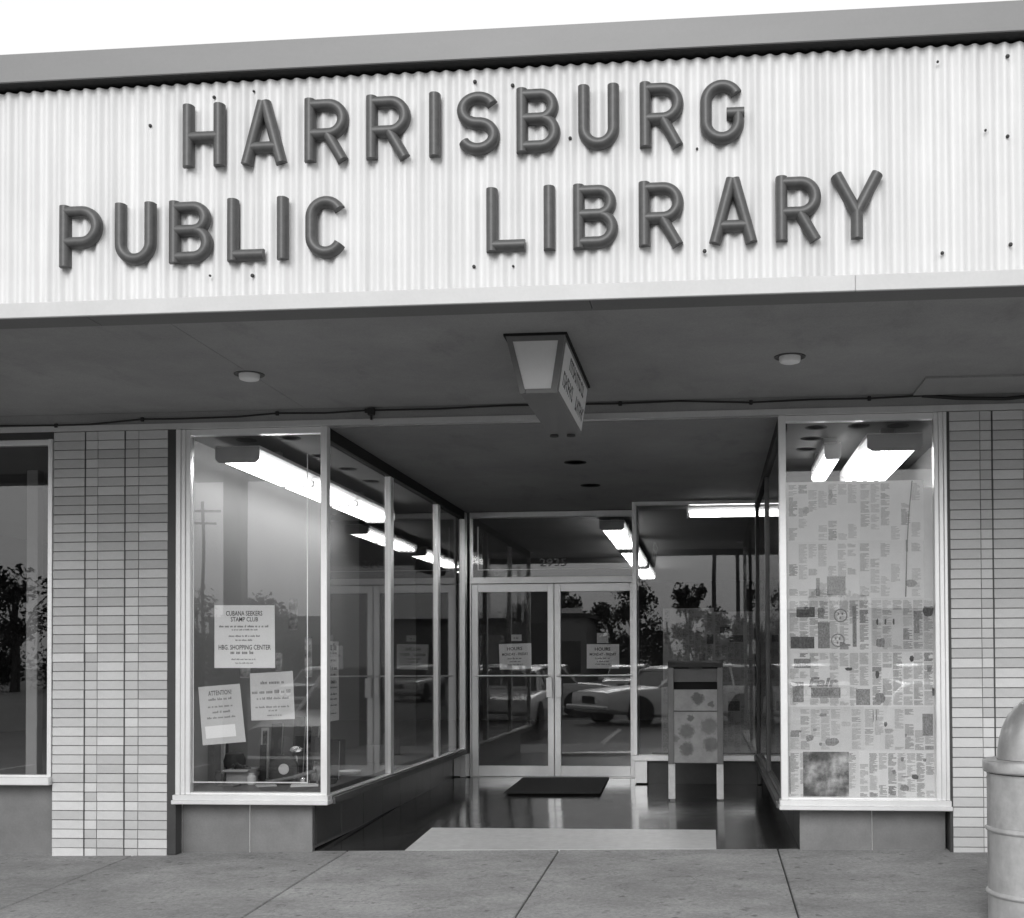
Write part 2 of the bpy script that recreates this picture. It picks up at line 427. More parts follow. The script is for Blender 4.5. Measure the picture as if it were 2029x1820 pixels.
# band over the shop fronts
MB().box(-9, 7, -.01, .06, 3.042, 3.1395).build('head_band', 'soffit_paint', B)
MB().box(-9, 7, -.018, .05, 3.0, 3.041).build('head_rail', 'aluminium', B)
# vestibule ceiling and the ceilings inside
MB().box(XL-.06, XR+.06, .0505, 4.86, 2.995, 3.04).build('porch_ceiling', 'ceiling_paint', B)
MB().box(-4.31, XL-.06, .0505, 4.9, 2.995, 3.05).build('display_ceiling', 'interior_ceiling', B)
MB().box(XR+.06, 3.2, .0505, 4.3, 2.995, 3.05).build('display_ceiling', 'interior_ceiling', B)
MB().box(-8.9, -4.31, .0505, 9, 2.955, 3.05).build('display_ceiling', 'interior_ceiling', B)
MB().box(-8.9, 6.9, 4.9, 18, 3.10, 3.14).build('interior_ceiling', 'interior_ceiling', B)
MB().box(-8.9, 6.9, 4.86, 18, -.3, .045).build('interior_floor', 'interior_floor', B)
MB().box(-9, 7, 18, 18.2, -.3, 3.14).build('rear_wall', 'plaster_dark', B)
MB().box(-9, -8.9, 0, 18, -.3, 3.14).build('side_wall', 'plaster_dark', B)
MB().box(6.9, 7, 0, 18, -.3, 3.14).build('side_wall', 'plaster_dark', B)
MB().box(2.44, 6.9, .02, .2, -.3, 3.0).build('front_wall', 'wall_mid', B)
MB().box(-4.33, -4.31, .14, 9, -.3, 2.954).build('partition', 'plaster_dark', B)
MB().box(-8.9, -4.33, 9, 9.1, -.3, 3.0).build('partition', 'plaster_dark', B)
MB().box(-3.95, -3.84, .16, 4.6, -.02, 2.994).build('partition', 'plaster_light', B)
MB().box(-3.838, XL-.08, .072, 4.74, .33, .40).build('display_platform', 'plaster_dark', B)
MB().box(XR+.08, 1.745, .072, 4.15, .31, .34).build('display_platform', 'plaster_dark', B)
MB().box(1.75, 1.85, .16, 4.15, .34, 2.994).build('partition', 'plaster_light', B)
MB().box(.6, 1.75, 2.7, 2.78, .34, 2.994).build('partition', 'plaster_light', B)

def frame(name, bars, mat='aluminium_bright', parent=B):
    mb = MB()
    for b in bars: mb.cbox(*b, .003)
    return mb.build(name, mat, parent)
GT = .003
# left display window, front face
wl = frame('window_frame', [(-3.80, -3.765, -.015, .06, .381, 2.998), (-3.764, -3.735, -.005, .06, .381, 2.998), (-3.734, -3.70, .005, .07, .381, 2.998),
                            (-2.735, -2.688, -.012, .062, .381, 2.998), (-3.699, -2.736, .01, .07, 2.955, 2.998), (-3.699, -2.736, .01, .07, .381, .395)])
MB().box(-3.699, -2.737, .037-GT, .037+GT, .396, 2.954).build('glass_pane', 'window_glass', wl)
sl_ = MB().cbox(-3.815, -2.672, -.05, .07, .315, .345, .004).cbox(-3.812, -2.676, -.035, .07, .3455, .380, .004); sl_.build('window_sill', 'aluminium_bright', wl)
tp = MB()
for b in ((-3.70+.005, -3.688, .46, 2.81), (-2.852, -2.845, .46, 2.81)): tp.box(b[0], b[1], .0402, .0410, b[2], b[3])
tp.box(-3.688, -2.852, .0402, .0410, .46, .469); tp.build('alarm_tape', 'aluminium_bright', wl)
MB().box(-3.866, -3.802, .0, .15, -.05, 3.0).build('jamb_post', 'dark_panel', B)
# left side glazing of the porch
ws = frame('window_frame', [(XL-.052, XL, 1.69, 1.785, .375, 2.905), (XL-.052, XL, 3.47, 3.565, .375, 2.905), (XL-.052, XL+.01, 4.74, 4.84, .05, 2.985), (XL-.052, XL, .063, 4.739, .362, .374)], 'aluminium')
for a, b in ((.064, 1.689), (1.786, 3.469), (3.566, 4.739)):
    MB().box(XL-.028-GT, XL-.028+GT, a, b, .3745, 2.906).build('glass_pane', 'window_glass', ws)
MB().box(XL-.06, XL+.004, .063, 4.739, 2.907, 2.994).build('head_channel', 'dark_gap', ws)
MB().box(XL-.07, XL+.035, .071, 4.739, .312, .361).build('window_sill', 'wood_dark', ws)
# bulkheads of the left display: tiles on the front, dark panels on the porch side
bl = MB().box(-3.80, -2.835, .115, .16, -.07, .314).build('bulkhead', 'mortar', B)
for x in (-3.2925,): MB().box(x-.0022, x+.0022, .0975, .1145, -.05, .312).build('joint_strip', 'aluminium', bl)
MB().box(-3.801, -3.7975, .0985, .1145, -.05, .312).build('joint_strip', 'aluminium', bl)
for a, b in ((-3.797, -3.295), (-3.290, -2.832)):
    MB().cbox(a, b, .10, .114, -.066, .312, .002).build('tile', 'bulkhead_tile', bl)
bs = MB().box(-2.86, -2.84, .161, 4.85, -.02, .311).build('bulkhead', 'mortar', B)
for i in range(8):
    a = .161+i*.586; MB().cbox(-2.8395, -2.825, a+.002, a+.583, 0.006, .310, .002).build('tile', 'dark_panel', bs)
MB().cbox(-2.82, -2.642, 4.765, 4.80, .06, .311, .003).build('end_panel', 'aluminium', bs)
# right display window, front face
wr = frame('window_frame', [(.487, .535, -.012, .062, .371, 2.998), (1.53, 1.56, .005, .07, .371, 2.998), (1.561, 1.59, -.005, .06, .371, 2.998), (1.591, 1.612, -.015, .06, .371, 2.998),
                            (.536, 1.529, .01, .07, 2.955, 2.998), (.536, 1.529, .01, .07, .371, .385)])
MB().box(.537, 1.529, .037-GT, .037+GT, .386, 2.954).build('glass_pane', 'window_glass', wr)
MB().cbox(.472, 1.622, -.05, .07, .303, .333, .004).cbox(.476, 1.618, -.035, .07, .3335, .370, .004).build('window_sill', 'aluminium_bright', wr)
MB().box(1.614, 1.632, .0, .15, -.0, 3.0).build('jamb_post', 'dark_panel', B)
br = MB().box(.62, 1.60, .115, .16, -.02, .302).build('bulkhead', 'mortar', B)
MB().box(1.1058, 1.1092, .0975, .1145, .0, .300).build('joint_strip', 'aluminium', br)
for a, b in ((.618, 1.105), (1.11, 1.60)):
    MB().cbox(a, b, .10, .114, .0, .300, .002).build('tile', 'bulkhead_tile', br)
# right side glazing of the porch
wt = frame('window_frame', [(XR, XR+.045, 4.15, 4.22, .05, 2.985), (XR, XR+.045, 2.1, 2.15, .365, 2.905), (XR, XR+.045, .063, 4.149, .352, .364)], 'dark_panel')
for a, b in ((.064, 2.099), (2.151, 4.149)):
    MB().box(XR+.022-GT, XR+.022+GT, a, b, .3645, 2.906).build('glass_pane', 'window_glass', wt)
MB().box(XR-.004, XR+.06, .063, 4.149, 2.907, 2.994).build('head_channel', 'dark_gap', wt)
MB().box(XR-.03, XR+.07, .071, 4.149, .302, .351).build('window_sill', 'wood_dark', wt)
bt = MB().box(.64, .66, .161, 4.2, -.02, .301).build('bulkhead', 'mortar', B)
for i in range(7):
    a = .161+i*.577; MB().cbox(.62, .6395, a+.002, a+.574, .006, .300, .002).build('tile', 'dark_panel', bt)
# rear window beside the doors (faces the street)
YB = 4.2
wb = frame('window_frame', [(-.79, -.745, YB-.03, YB+.05, .345, 2.99), (-.744, .489, YB-.02, YB+.05, 2.955, 2.993)], 'aluminium_bright')
MB().box(-.744, .489, YB+.015-GT, YB+.015+GT, .346, 2.954).build('glass_pane', 'window_glass', wb)
MB().cbox(-.80, -.41, YB-.05, YB+.05, .285, .344, .004).cbox(-.408, .489, YB-.05, YB+.05, .285, .344, .004).build('window_sill', 'aluminium_bright', wb)
MB().box(-.64, .62, YB+.06, YB+.1, .02, .284).build('bulkhead', 'dark_panel', B)
MB().cbox(-.775, -.645, YB-.01, YB+.6, .052, .284, .003).build('end_panel', 'aluminium', B)
MB().box(-.785, -.755, YB+.051, 4.76, .285, 2.99).build('return_post', 'aluminium', B)
# door set
YD = 4.8
df = frame('door_frame', [(-2.638, -2.62, YD-.02, YD+.09, .05, 2.985), (-2.62, -.79, YD-.02, YD+.09, 2.925, 2.985), (-2.62, -.79, YD-.03, YD+.09, 2.19, 2.262)], 'aluminium')
MB().box(-2.62, -.785, YD+.03-GT, YD+.03+GT, 2.2625, 2.9245).build('transom_glass', 'window_glass', df)
t2 = MB(); t2.box(-2.555, -2.549, YD+.0252, YD+.0262, 2.345, 2.83); t2.box(-2.549, -.872, YD+.0252, YD+.0262, 2.345, 2.352); t2.box(-.872, -.866, YD+.0252, YD+.0262, 2.345, 2.83)
t2.build('alarm_tape', 'aluminium', df)
nb = MB(); text_mb(nb, '2935', .125, -1.71, YD+.0262, 2.38, bold=.001, width=.30); nb.build('house_number', 'ink_grey', df)
MB().box(-2.62, -.77, YD-.02, YD+.09, .046, .054).build('threshold', 'aluminium', df)
def door(xa, xb, meet):
    s_ = .068; z0, z1 = .06, 2.186
    d = frame('door', [(xa, xa+s_, YD-.005, YD+.04, z0, z1), (xb-s_, xb, YD-.005, YD+.04, z0, z1), (xa+s_+.0005, xb-s_-.0005, YD-.003, YD+.038, z1-.088, z1), (xa+s_+.0005, xb-s_-.0005, YD-.003, YD+.038, z0, z0+.115)])
    MB().box(xa+s_, xb-s_, YD+.018-GT, YD+.018+GT, z0+.1155, z1-.0885).build('glass_pane', 'window_glass', d)
    pb = MB().tube([(xa+.03, YD-.045, 1.17), (xb-.03, YD-.045, 1.17)], .0095, 10)
    for x in (xa+.034, xb-.034): pb.tube([(x, YD-.006, 1.17), (x, YD-.045, 1.17)], .013, 8)
    pb.build('push_bar', 'aluminium_bright', d, smooth=True)
    x = xb-s_-.012 if meet == 'r' else xa+s_-.055
    hp = MB().cbox(x, x+.068, YD-.055, YD-.042, .93, 1.145, .004)
    for z in (.96, 1.11): hp.box(x+(.02 if meet == 'r' else .018), x+(.05 if meet == 'r' else .048), YD-.0415, YD-.0055, z, z+.02) if False else hp.box(x+.0, x+.068, YD-.0418, YD-.03, z, z+.02)
    hp.box(x+.025, x+.043, YD-.03, YD+.0, .962, .978); hp.box(x+.025, x+.043, YD-.03, YD+.0, 1.112, 1.128)
    hp.build('pull_handle', 'aluminium_bright', d)
    return d
dl = door(-2.617, -1.702, 'r'); dr = door(-1.694, -.79, 'l')
# neighbouring shop window
wn = frame('window_frame', [(-4.765, -4.732, -.012, .06, .502, 2.95), (-8.8, -4.766, .0, .06, 2.91, 2.95), (-8.8, -4.766, .0, .06, .502, .515)])
MB().box(-8.8, -4.766, .03-GT, .03+GT, .5155, 2.909).build('glass_pane', 'window_glass', wn)
MB().cbox(-8.8, -4.728, -.05, .07, .445, .501, .004).build('window_sill', 'aluminium_bright', wn)
MB().box(-8.9, -4.73, -.01, .07, 2.951, 3.0).build('head_strip', 'dark_panel', B)
bn = MB().box(-8.8, -4.73, .115, .16, -.14, .444).build('bulkhead', 'mortar', B)
for i in range(7):
    b = -4.728-i*.5; MB().cbox(b-.497, b, .10, .114, -.12, .442, .002).build('tile', 'bulkhead_tile', bn)
MB().box(-8.9, -4.34, .17, 8.9, .40, .46).build('display_platform', 'plaster_dark', B)
MB().cbox(-5.185, -5.095, .42, .50, .46, 2.80, .004).build('post', 'plaster_light', B)
# canopy columns (outside the frame, mirrored in the glass)
for X in (-4.35, 4.3):
    c = MB().cbox(X-.085, X+.085, -2.42, -2.25, sidez(X, -2.3)+.001, 3.1215, .008).build('canopy_column', 'mailbox_side', B)

# ------------------------------------------------------------------ brick piers: every brick its own piece
def pier(x_edges, z0, courses, label, extra=None):
    P = empty('brick_pier', ((x_edges[0]+x_edges[-1])/2, .06, z0), label, 'brick pier')
    x1 = x_edges[-1] if not extra else extra[-1]
    MB().box(x_edges[0]+.004, x1-.004, .004, .16, z0, 2.999).build('mortar_core', 'mortar', P)
    for i in wide[0]: MB().box(x_edges[i]-.006, x_edges[i]+.006, .0015, .0038, z0, 2.998).build('joint_shadow', 'dark_panel', P)  # dark strip laid over each wide joint to draw its shadow
    ch = (2.999-z0)/courses; cache = {}
    def bm_for(w):
        key = round(w, 4)
        if key not in cache:
            h, c = ch-.0058, .002
            q = [(-w/2, 0), (w/2, 0), (w/2, h), (-w/2, h)]; qi = [(-w/2+c, c), (w/2-c, c), (w/2-c, h-c), (-w/2+c, h-c)]
            vs = [(a, .05, b) for a, b in q]+[(a, c, b) for a, b in q]+[(a, 0, b) for a, b in qi]
            mb = MB().add(vs, [(0, 1, 5, 4), (1, 2, 6, 5), (2, 3, 7, 6), (3, 0, 4, 7), (4, 5, 9, 8), (5, 6, 10, 9), (6, 7, 11, 10), (7, 4, 8, 11), (8, 9, 10, 11)])
            cache[key] = mb.mesh('brick', 'brick_glaze')
        return cache[key]
    rnd = random.Random(int(x_edges[0]*100))
    base = wloc(P)
    for r in range(courses):
        for i in range(len(x_edges)-1):
            g0 = .0055 if i in wide[0] else .002; g1 = .0055 if i+1 in wide[0] else .002
            a, b = x_edges[i]+(g0 if i else 0), x_edges[i+1]-(g1 if i+1 < len(x_edges)-1 else 0)
            o = link('brick', bm_for(b-a), P); o.location = Vector(((a+b)/2+rnd.uniform(-.0008, .0008), -.004+rnd.uniform(-.0015, .0015), z0+r*ch+.0035+rnd.uniform(-.0006, .0006)))-base
    if extra:
        mb = MB()
        for r in range(courses):
            for a, b in zip(extra, extra[1:]): mb.cbox(a+.003, b-.003, -.004, .05, z0+r*ch+.0035, z0+(r+1)*ch-.004, .002)
        o = mb.build('brick', 'brick_glaze', P); o['kind'] = 'stuff'
    return P
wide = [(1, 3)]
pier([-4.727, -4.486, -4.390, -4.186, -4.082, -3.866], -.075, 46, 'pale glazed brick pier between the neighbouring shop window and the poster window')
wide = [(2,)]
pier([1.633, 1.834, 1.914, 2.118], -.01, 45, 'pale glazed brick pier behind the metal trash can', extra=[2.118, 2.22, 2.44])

# ------------------------------------------------------------------ the sign: half-round channel letters
def sweep(mb, pts, wd_, dp, closed=False, n=8):
    P2 = [Vector(p) for p in pts]; N = len(P2); sec = []
    for i in range(N):
        if closed: d0 = (P2[i]-P2[i-1]).normalized(); d1 = (P2[(i+1) % N]-P2[i]).normalized()
        else:
            d0 = (P2[i]-P2[max(i-1, 0)]); d1 = (P2[min(i+1, N-1)]-P2[i])
            d0 = (d0 if d0.length > 1e-9 else d1).normalized(); d1 = (d1 if d1.length > 1e-9 else d0).normalized()
        t = (d0+d1).normalized(); nr = Vector((-t.y, t.x)); sc = 1/max(.5, nr.dot(Vector((-d1.y, d1.x))))
        ring = []
        for j in range(n+1):
            a = math.pi*j/n; o = math.cos(a)*wd_/2*sc; h = (math.sin(a)**.75)*dp
            ring.append((P2[i].x+nr.x*o, -h, P2[i].y+nr.y*o))
        ring.append((P2[i].x-nr.x*wd_/2*sc, .004, P2[i].y-nr.y*wd_/2*sc)); ring.append((P2[i].x+nr.x*wd_/2*sc, .004, P2[i].y+nr.y*wd_/2*sc))
        sec.append(ring)
    m_ = n+3; vs = [v for r_ in sec for v in r_]; fs = []
    for i in range(N if closed else N-1):
        k2 = (i+1) % N
        for j in range(m_): fs.append((i*m_+j, i*m_+(j+1) % m_, k2*m_+(j+1) % m_, k2*m_+j))
    if not closed: fs += [tuple(range(m_)), tuple((N-1)*m_+j for j in reversed(range(m_)))]
    mb.add(vs, fs)
def arc(cx, cy, rx, ry, a0, a1, n=12):
    n = int(n*1.7)
    return [(cx+rx*math.cos(R(a0+(a1-a0)*i/n)), cy+ry*math.sin(R(a0+(a1-a0)*i/n))) for i in range(n+1)]
def glyph(ch, w, h, t):
    """strokes as centre lines inside a w x h box, stroke width t"""
    a = t/2; l, r, b, u, c = a, w-a, a, h-a, w/2
    out = []
    def bowl(y0, y1, xr):      # D-shaped bowl from the stem
        ry = (y1-y0)/2; rx = min(ry, (xr-l)*.6)
        return [(l, y1)]+arc(xr-rx, (y0+y1)/2, rx, ry, 90, -90, 12)+[(l, y0)]
    if ch == 'H': out = [[(l, 0), (l, h)], [(r, 0), (r, h)], [(l, h*.48), (r, h*.48)]]
    elif ch == 'A': out = [[(l*.9, 0), (c-t*.10, h)], [(w-l*.9, 0), (c+t*.10, h)], [(w*.22, h*.27), (w*.78, h*.27)]]
    elif ch == 'R': out = [[(l, 0), (l, h)], bowl(h*.44, u, r), [(w*.52, h*.44), (r, 0)]]
    elif ch == 'P': out = [[(l, 0), (l, h)], bowl(h*.40, u, r)]
    elif ch == 'B': out = [[(l, 0), (l, h)], bowl(h*.53, u, r-w*.04), bowl(b, h*.53, r)]
    elif ch == 'I': out = [[(c, 0), (c, h)]]
    elif ch == 'L': out = [[(l, 0), (l, h)], [(l, b), (w, b)]]
    elif ch == 'U': out = [[(l, h), (l, b+(c-l))]+arc(c, b+(c-l), c-l, c-l, 180, 360, 14)[1:]+[(r, h)]]
    elif ch == 'Y': out = [[(c, 0), (c, h*.42)], [(l*.9, h), (c, h*.40)], [(w-l*.9, h), (c, h*.40)]]
    elif ch == 'C':
        out = [arc(c, h-a-(c-l), c-l, c-l, 28, 180, 12)+arc(c, a+(c-l), c-l, c-l, 180, 332, 12)]
    elif ch == 'G':
        out = [arc(c, h-a-(c-l), c-l, c-l, 28, 180, 12)+arc(c, a+(c-l), c-l, c-l, 180, 360, 14)+[(r, h*.46)], [(r+a*.98, h*.47), (w*.60, h*.47)]]
    elif ch == 'S':
        ry = (h-t)/4; cx_ = c
        out = [arc(cx_, u-ry, c-l, ry, 25, 90, 6)+arc(cx_, u-ry, c-l, ry, 90, 180, 8)[1:]+arc(cx_, u-ry, c-l, ry, 180, 262, 7)[1:] + arc(cx_, b+ry, c-l, ry, 82, 0, 7)+arc(cx_, b+ry, c-l, ry, 0, -155, 14)[1:]]
    return out
SG = empty('wall_sign', (-1.2, -2.59, 3.283), 'raised dark half-round letters spelling HARRISBURG PUBLIC LIBRARY on the white corrugated fascia', 'sign')
rows = [('HARRISBURG', 3.758, .305, [-2.567, -2.354, -2.269, -2.042, -1.951, -1.731, -1.643, -1.423, -1.331, -1.277, -1.195, -.986, -.905, -.692, -.607, -.409, -.312, -.102, -.025, .184]),
        ('PUBLICLIBRARY', 3.284, .303, [-3.202, -2.982, -2.914, -2.706, -2.636, -2.417, -2.34, -2.154, -2.09, -2.032, -1.946, -1.739, -1.053, -.864, -.774, -.72, -.633, -.416, -.319, -.104, .015, .24, .327, .54, .584, .824])]
for word, zb, hh, xs in rows:
    for i, ch in enumerate(word):
        x0, x1 = xs[2*i], xs[2*i+1]; mb = MB(); t = .056
        for q, st in enumerate(glyph(ch, x1-x0, hh, t)):
            sweep(mb, st, t, .038-.0006*q)
        mb.v = [(v[0]+x0, v[1]-2.5885, v[2]+zb) for v in mb.v]
        mb.build('letter', 'letter_grey', SG, smooth=True)

# ------------------------------------------------------------------ things under the canopy
# light box sign hung from the soffit
LB = empty('light_box_sign', (-.94, -1.12, 2.79), 'tapered metal box sign with a white front panel hanging under the canopy soffit', 'sign')
y0, y1, zt, zb = -1.75, -.50, 3.1215, 2.79
def lbx(z, s_): a = (z-zb)/(zt-zb); return (-1.022+(-1.104+1.022)*a) if s_ < 0 else (-.823+(-.772+.823)*a)
MB().hexa([(lbx(zb, -1), y0, zb), (lbx(zb, 1), y0, zb), (lbx(zb, 1), y1, zb), (lbx(zb, -1), y1, zb), (lbx(zt, -1), y0, zt), (lbx(zt, 1), y0, zt), (lbx(zt, 1), y1, zt), (lbx(zt, -1), y1, zt)]).build('housing', 'coping_grey', LB)
fr = MB()
zA, zB, e = zb+.025, zt-.04, .028
def quadbar(p, q, w, y):   # frame bar from p to q (x,z) facing the street
    P_, Q_ = Vector((p[0], 0, p[1])), Vector((q[0], 0, q[1])); d = (Q_-P_).normalized(); nn = Vector((-d.z, 0, d.x))*w/2
    fr.hexa([tuple(P_-nn+Vector((0, y, 0))), tuple(Q_-nn+Vector((0, y, 0))), tuple(Q_-nn+Vector((0, y+.012, 0))), tuple(P_-nn+Vector((0, y+.012, 0))), tuple(P_+nn+Vector((0, y, 0))), tuple(Q_+nn+Vector((0, y, 0))), tuple(Q_+nn+Vector((0, y+.012, 0))), tuple(P_+nn+Vector((0, y+.012, 0)))])
quadbar((lbx(zb, -1)+.014, zb), (lbx(zt, -1)+.014, zt-.001), .03, y0-.014); quadbar((lbx(zb, 1)-.016, zb), (lbx(zt, 1)-.016, zt-.001), .034, y0-.014)
quadbar((lbx(zb, -1)+.03, zb+.012), (lbx(zb, 1)-.03, zb+.012), .024, y0-.0135); quadbar((lbx(zt, -1)+.032, zt-.022), (lbx(zt, 1)-.032, zt-.022), .04, y0-.0135)
fr.build('frame', 'coping_grey', LB)
MB().hexa([(lbx(zA, -1)+.02, y0-.008, zA), (lbx(zA, 1)-.02, y0-.008, zA), (lbx(zA, 1)-.02, y0-.001, zA), (lbx(zA, -1)+.02, y0-.001, zA), (lbx(zB, -1)+.02, y0-.008, zB), (lbx(zB, 1)-.02, y0-.008, zB), (lbx(zB, 1)-.02, y0-.001, zB), (lbx(zB, -1)+.02, y0-.001, zB)]).build('front_panel', 'paper_white', LB)
ef_ = .004
sp_ = MB().hexa([(lbx(zA, 1)+.001, y0+.05, zA), (lbx(zA, 1)+ef_, y0+.05, zA), (lbx(zA, 1)+ef_, y1-.05, zA), (lbx(zA, 1)+.001, y1-.05, zA), (lbx(zB, 1)+.001, y0+.05, zB), (lbx(zB, 1)+ef_, y0+.05, zB), (lbx(zB, 1)+ef_, y1-.05, zB), (lbx(zB, 1)+.001, y1-.05, zB)])
sp_ = sp_.build('side_panel', 'lens_white', LB)
rnd = random.Random(3); dk = MB()
for (ya, yb, za, zb_) in ((-1.45, -.72, .20, .27), (-1.62, -1.15, .075, .155), (-1.0, -.62, .07, .15)):
    y = ya; dk = MB()
    while y < yb:
        w = rnd.uniform(.035, .06); z_0, z_1 = zb+za, zb+zb_
        for (u0, u1, v0, v1) in ((0, .3, 0, 1), (.3, .8, rnd.choice((0, .4, .78)), None)):
            v1 = v1 if v1 else v0+.22
            qa = z_0+(z_1-z_0)*v0; qb = z_0+(z_1-z_0)*v1
            dk.hexa([(lbx(qa, 1)+.0042, y+w*u0, qa), (lbx(qa, 1)+.0055, y+w*u0, qa), (lbx(qa, 1)+.0055, y+w*u1, qa), (lbx(qa, 1)+.0042, y+w*u1, qa), (lbx(qb, 1)+.0042, y+w*u0, qb), (lbx(qb, 1)+.0055, y+w*u0, qb), (lbx(qb, 1)+.0055, y+w*u1, qb), (lbx(qb, 1)+.0042, y+w*u1, qb)])
        y += w+.012
    dk.build('lettering', 'ink', sp_)
pass
MB().hexa([(-1.115, y0-.02, zt-.014), (-.762, y0-.02, zt-.014), (-.762, y1+.01, zt-.014), (-1.115, y1+.01, zt-.014), (-1.115, y0-.02, zt), (-.762, y0-.02, zt), (-.762, y1+.01, zt), (-1.115, y1+.01, zt)]).build('mounting_plate', 'dark_gap', LB)
for x in (-.99, -.88): MB().lathe([(.028, -.012), (.028, .0)], (x, y1-.07, zb-.001), 14).build('vent_cap', 'ink', LB)

# recessed downlights
for (x, y, lab) in ((-2.85, -1.035, 'round recessed white downlight in the soffit above the poster window'), (.492, -1.10, 'round recessed white downlight in the soffit between the box sign and soffit hatch')):
    D = empty('downlight', (x, y, 3.080), lab, 'ceiling light', 'recessed soffit downlights')
    MB().lathe([(.066, 3.1219), (.085, 3.119), (.092, 3.117), (.094, 3.1215)], (x, y, 0), 28).build('trim_ring', 'mailbox_side', D, smooth=True)
    MB().lathe([(.0, 3.080), (.04, 3.082), (.058, 3.088), (.063, 3.098), (.064, 3.1205), (.0, 3.1212)], (x, y, 0), 28).build('lens', 'lens_white', D, smooth=True)
# unlit cans in the porch ceiling and in the display ceilings
pots = [(-1.107, 1.69, 'dark unlit recessed can in the porch ceiling, nearer the box sign'), (-1.108, 2.99, 'dark unlit recessed can in the porch ceiling, nearer the doors')]
for (x, y, lab) in pots:
    o = MB().lathe([(.075, 2.9945), (.095, 2.990), (.095, 2.9948)], (x, y, 0), 24); o.lathe([(.0, 2.9935), (.075, 2.9935)], (x, y, 0), 24)
    at_base('recessed_can', o, 'ink', lab, 'ceiling light', 'unlit recessed cans')
for (x, y) in ((-3.45, .42), (-3.1, .38), (-3.12, 1.15), (-3.1, 1.8), (-3.1, 2.5), (.78, .42), (1.08, .40), (1.36, .42), (.78, .85), (.78, 1.3)):
    o = MB().lathe([(.06, 2.9945), (.078, 2.991), (.078, 2.9948)], (x, y, 0), 20); o.lathe([(.0, 2.993), (.06, 2.993)], (x, y, 0), 20)
    at_base('recessed_can', o, 'ink', ('dark recessed can in the ceiling behind the poster window glass' if x < 0 else 'dark recessed can in the ceiling above the newspapered window'), 'ceiling light', ('recessed cans left display' if x < 0 else 'recessed cans right display'))
# hatch cover on the soffit
hx = MB().box(1.39, 2.62, -.51, -.03, 3.108, 3.1215)
at_base('soffit_hatch', hx, 'soffit_paint', 'flat rectangular hatch cover on the soffit above the brick pier and trash can', 'hatch cover')
hs = MB().tube([(1.39, -.512, 3.112), (1.7, -.512, 3.108), (2.0, -.513, 3.107), (2.62, -.512, 3.112)], .008, 6)
# cable strung along the head of the shop fronts
cb = []
for (x, z) in ((-6.2, 3.050), (-5.1, 3.052), (-4.7, 3.045), (-4.45, 3.046), (-4.05, 3.075), (-3.75, 3.072), (-3.35, 3.076), (-3.05, 3.095), (-2.7, 3.088), (-2.4, 3.10), (-1.9, 3.098), (-1.4, 3.11), (-1.0, 3.108), (-.6, 3.105), (-.2, 3.112), (.3, 3.09), (.7, 3.10), (1.1, 3.098), (1.45, 3.108), (1.7, 3.085), (2.0, 3.075), (2.25, 3.10), (2.4, 3.117)):
    cb.append((x, -.020, z))
C = empty('cable', (-1.2, -.02, 3.05), 'thin dark cable strung along the band above the shop windows', 'cable')
MB().tube(cb, .006, 6).build('wire', 'cable_black', C, smooth=True)
for x, z in ((-4.7, 3.045), (-4.05, 3.075), (-3.05, 3.095), (-2.4, 3.098), (-.6, 3.105), (.3, 3.092), (1.1, 3.099)):
    MB().cbox(x-.012, x+.012, -.027, -.0102, z-.016, z+.014, .003).build('clip', 'cable_black', C)
MB().tube([(1.45, -.022, 3.108), (1.7, -.027, 3.083), (2.0, -.03, 3.072), (2.2, -.03, 3.088), (2.33, -.03, 3.106)], .012, 6).build('sheath', 'cable_black', C, smooth=True)
MB().cbox(-2.385, -2.335, -.05, -.0195, 3.062, 3.112, .004).tube([(-2.36, -.035, 3.063), (-2.36, -.035, 3.03)], .009, 6).build('junction_box', 'cable_black', C)

# ------------------------------------------------------------------ fluorescent fixtures
def fixture(cx, cy, z0, length, width, along, label, ntubes=4, hang=0.):
    """strip fitting: enamel pan with end caps and bare tubes below"""
    Fx = empty('fluorescent_fixture', (cx, cy, z0), label, 'ceiling light', None, (0, 0, R(90) if along == 'y' else 0))
    L, w = length/2, width/2
    p = MB(); sec = [(-w, .025), (-w*.82, .0), (w*.82, .0), (w, .025), (w, .115), (-w, .115)]
    # local x along the fitting
    pan = [(-w, .10), (-w*.7, .062), (w*.7, .062), (w, .10), (w, .125), (-w, .125)]
    vs = [(-L, y, z) for y, z in pan]+[(L, y, z) for y, z in pan]
    p.add(vs, [tuple(range(6)), tuple(reversed(range(6, 12)))]+[(i, (i+1) % 6, 6+(i+1) % 6, 6+i) for i in range(6)])
    p.build('pan', 'fixture_white', Fx, local=True)
    for s_ in (-1, 1):
        c = MB(); a = s_*L
        vs = [(a, y, z) for y, z in sec]+[(a+s_*.018, y, z) for y, z in sec]
        c.add(vs, [tuple(range(6)), tuple(reversed(range(6, 12)))]+[(i, (i+1) % 6, 6+(i+1) % 6, 6+i) for i in range(6)])
        c.build('end_cap', 'fixture_enamel', Fx, local=True)
    for i in range(ntubes):
        y = -w*.72+2*w*.72*i/max(1, ntubes-1)
        MB().tube([(-L+.02, y, .03), (L-.02, y, .03)], .019, 10).build('tube', 'tube_light', Fx, local=True, smooth=True)
        if length > 2.0:
            for xs_ in ((-L/3, L/3) if length > 3 else (0,)): MB().cbox(xs_-.02, xs_+.02, y-.026, y+.026, .004, .061, .004).build('socket', 'fixture_enamel', Fx, local=True)
    if hang > 0:
        MB().box(-L*.6-.03, -L*.6+.03, -.05, .05, .1255, .125+hang).box(L*.6-.03, L*.6+.03, -.05, .05, .1255, .125+hang).build('hanger', 'fixture_enamel', Fx, local=True)
    return Fx
fixture(-3.43, 2.08, 2.785, 3.75, .33, 'y', 'long bright fluorescent fixture running back behind the poster window', 4, .085)
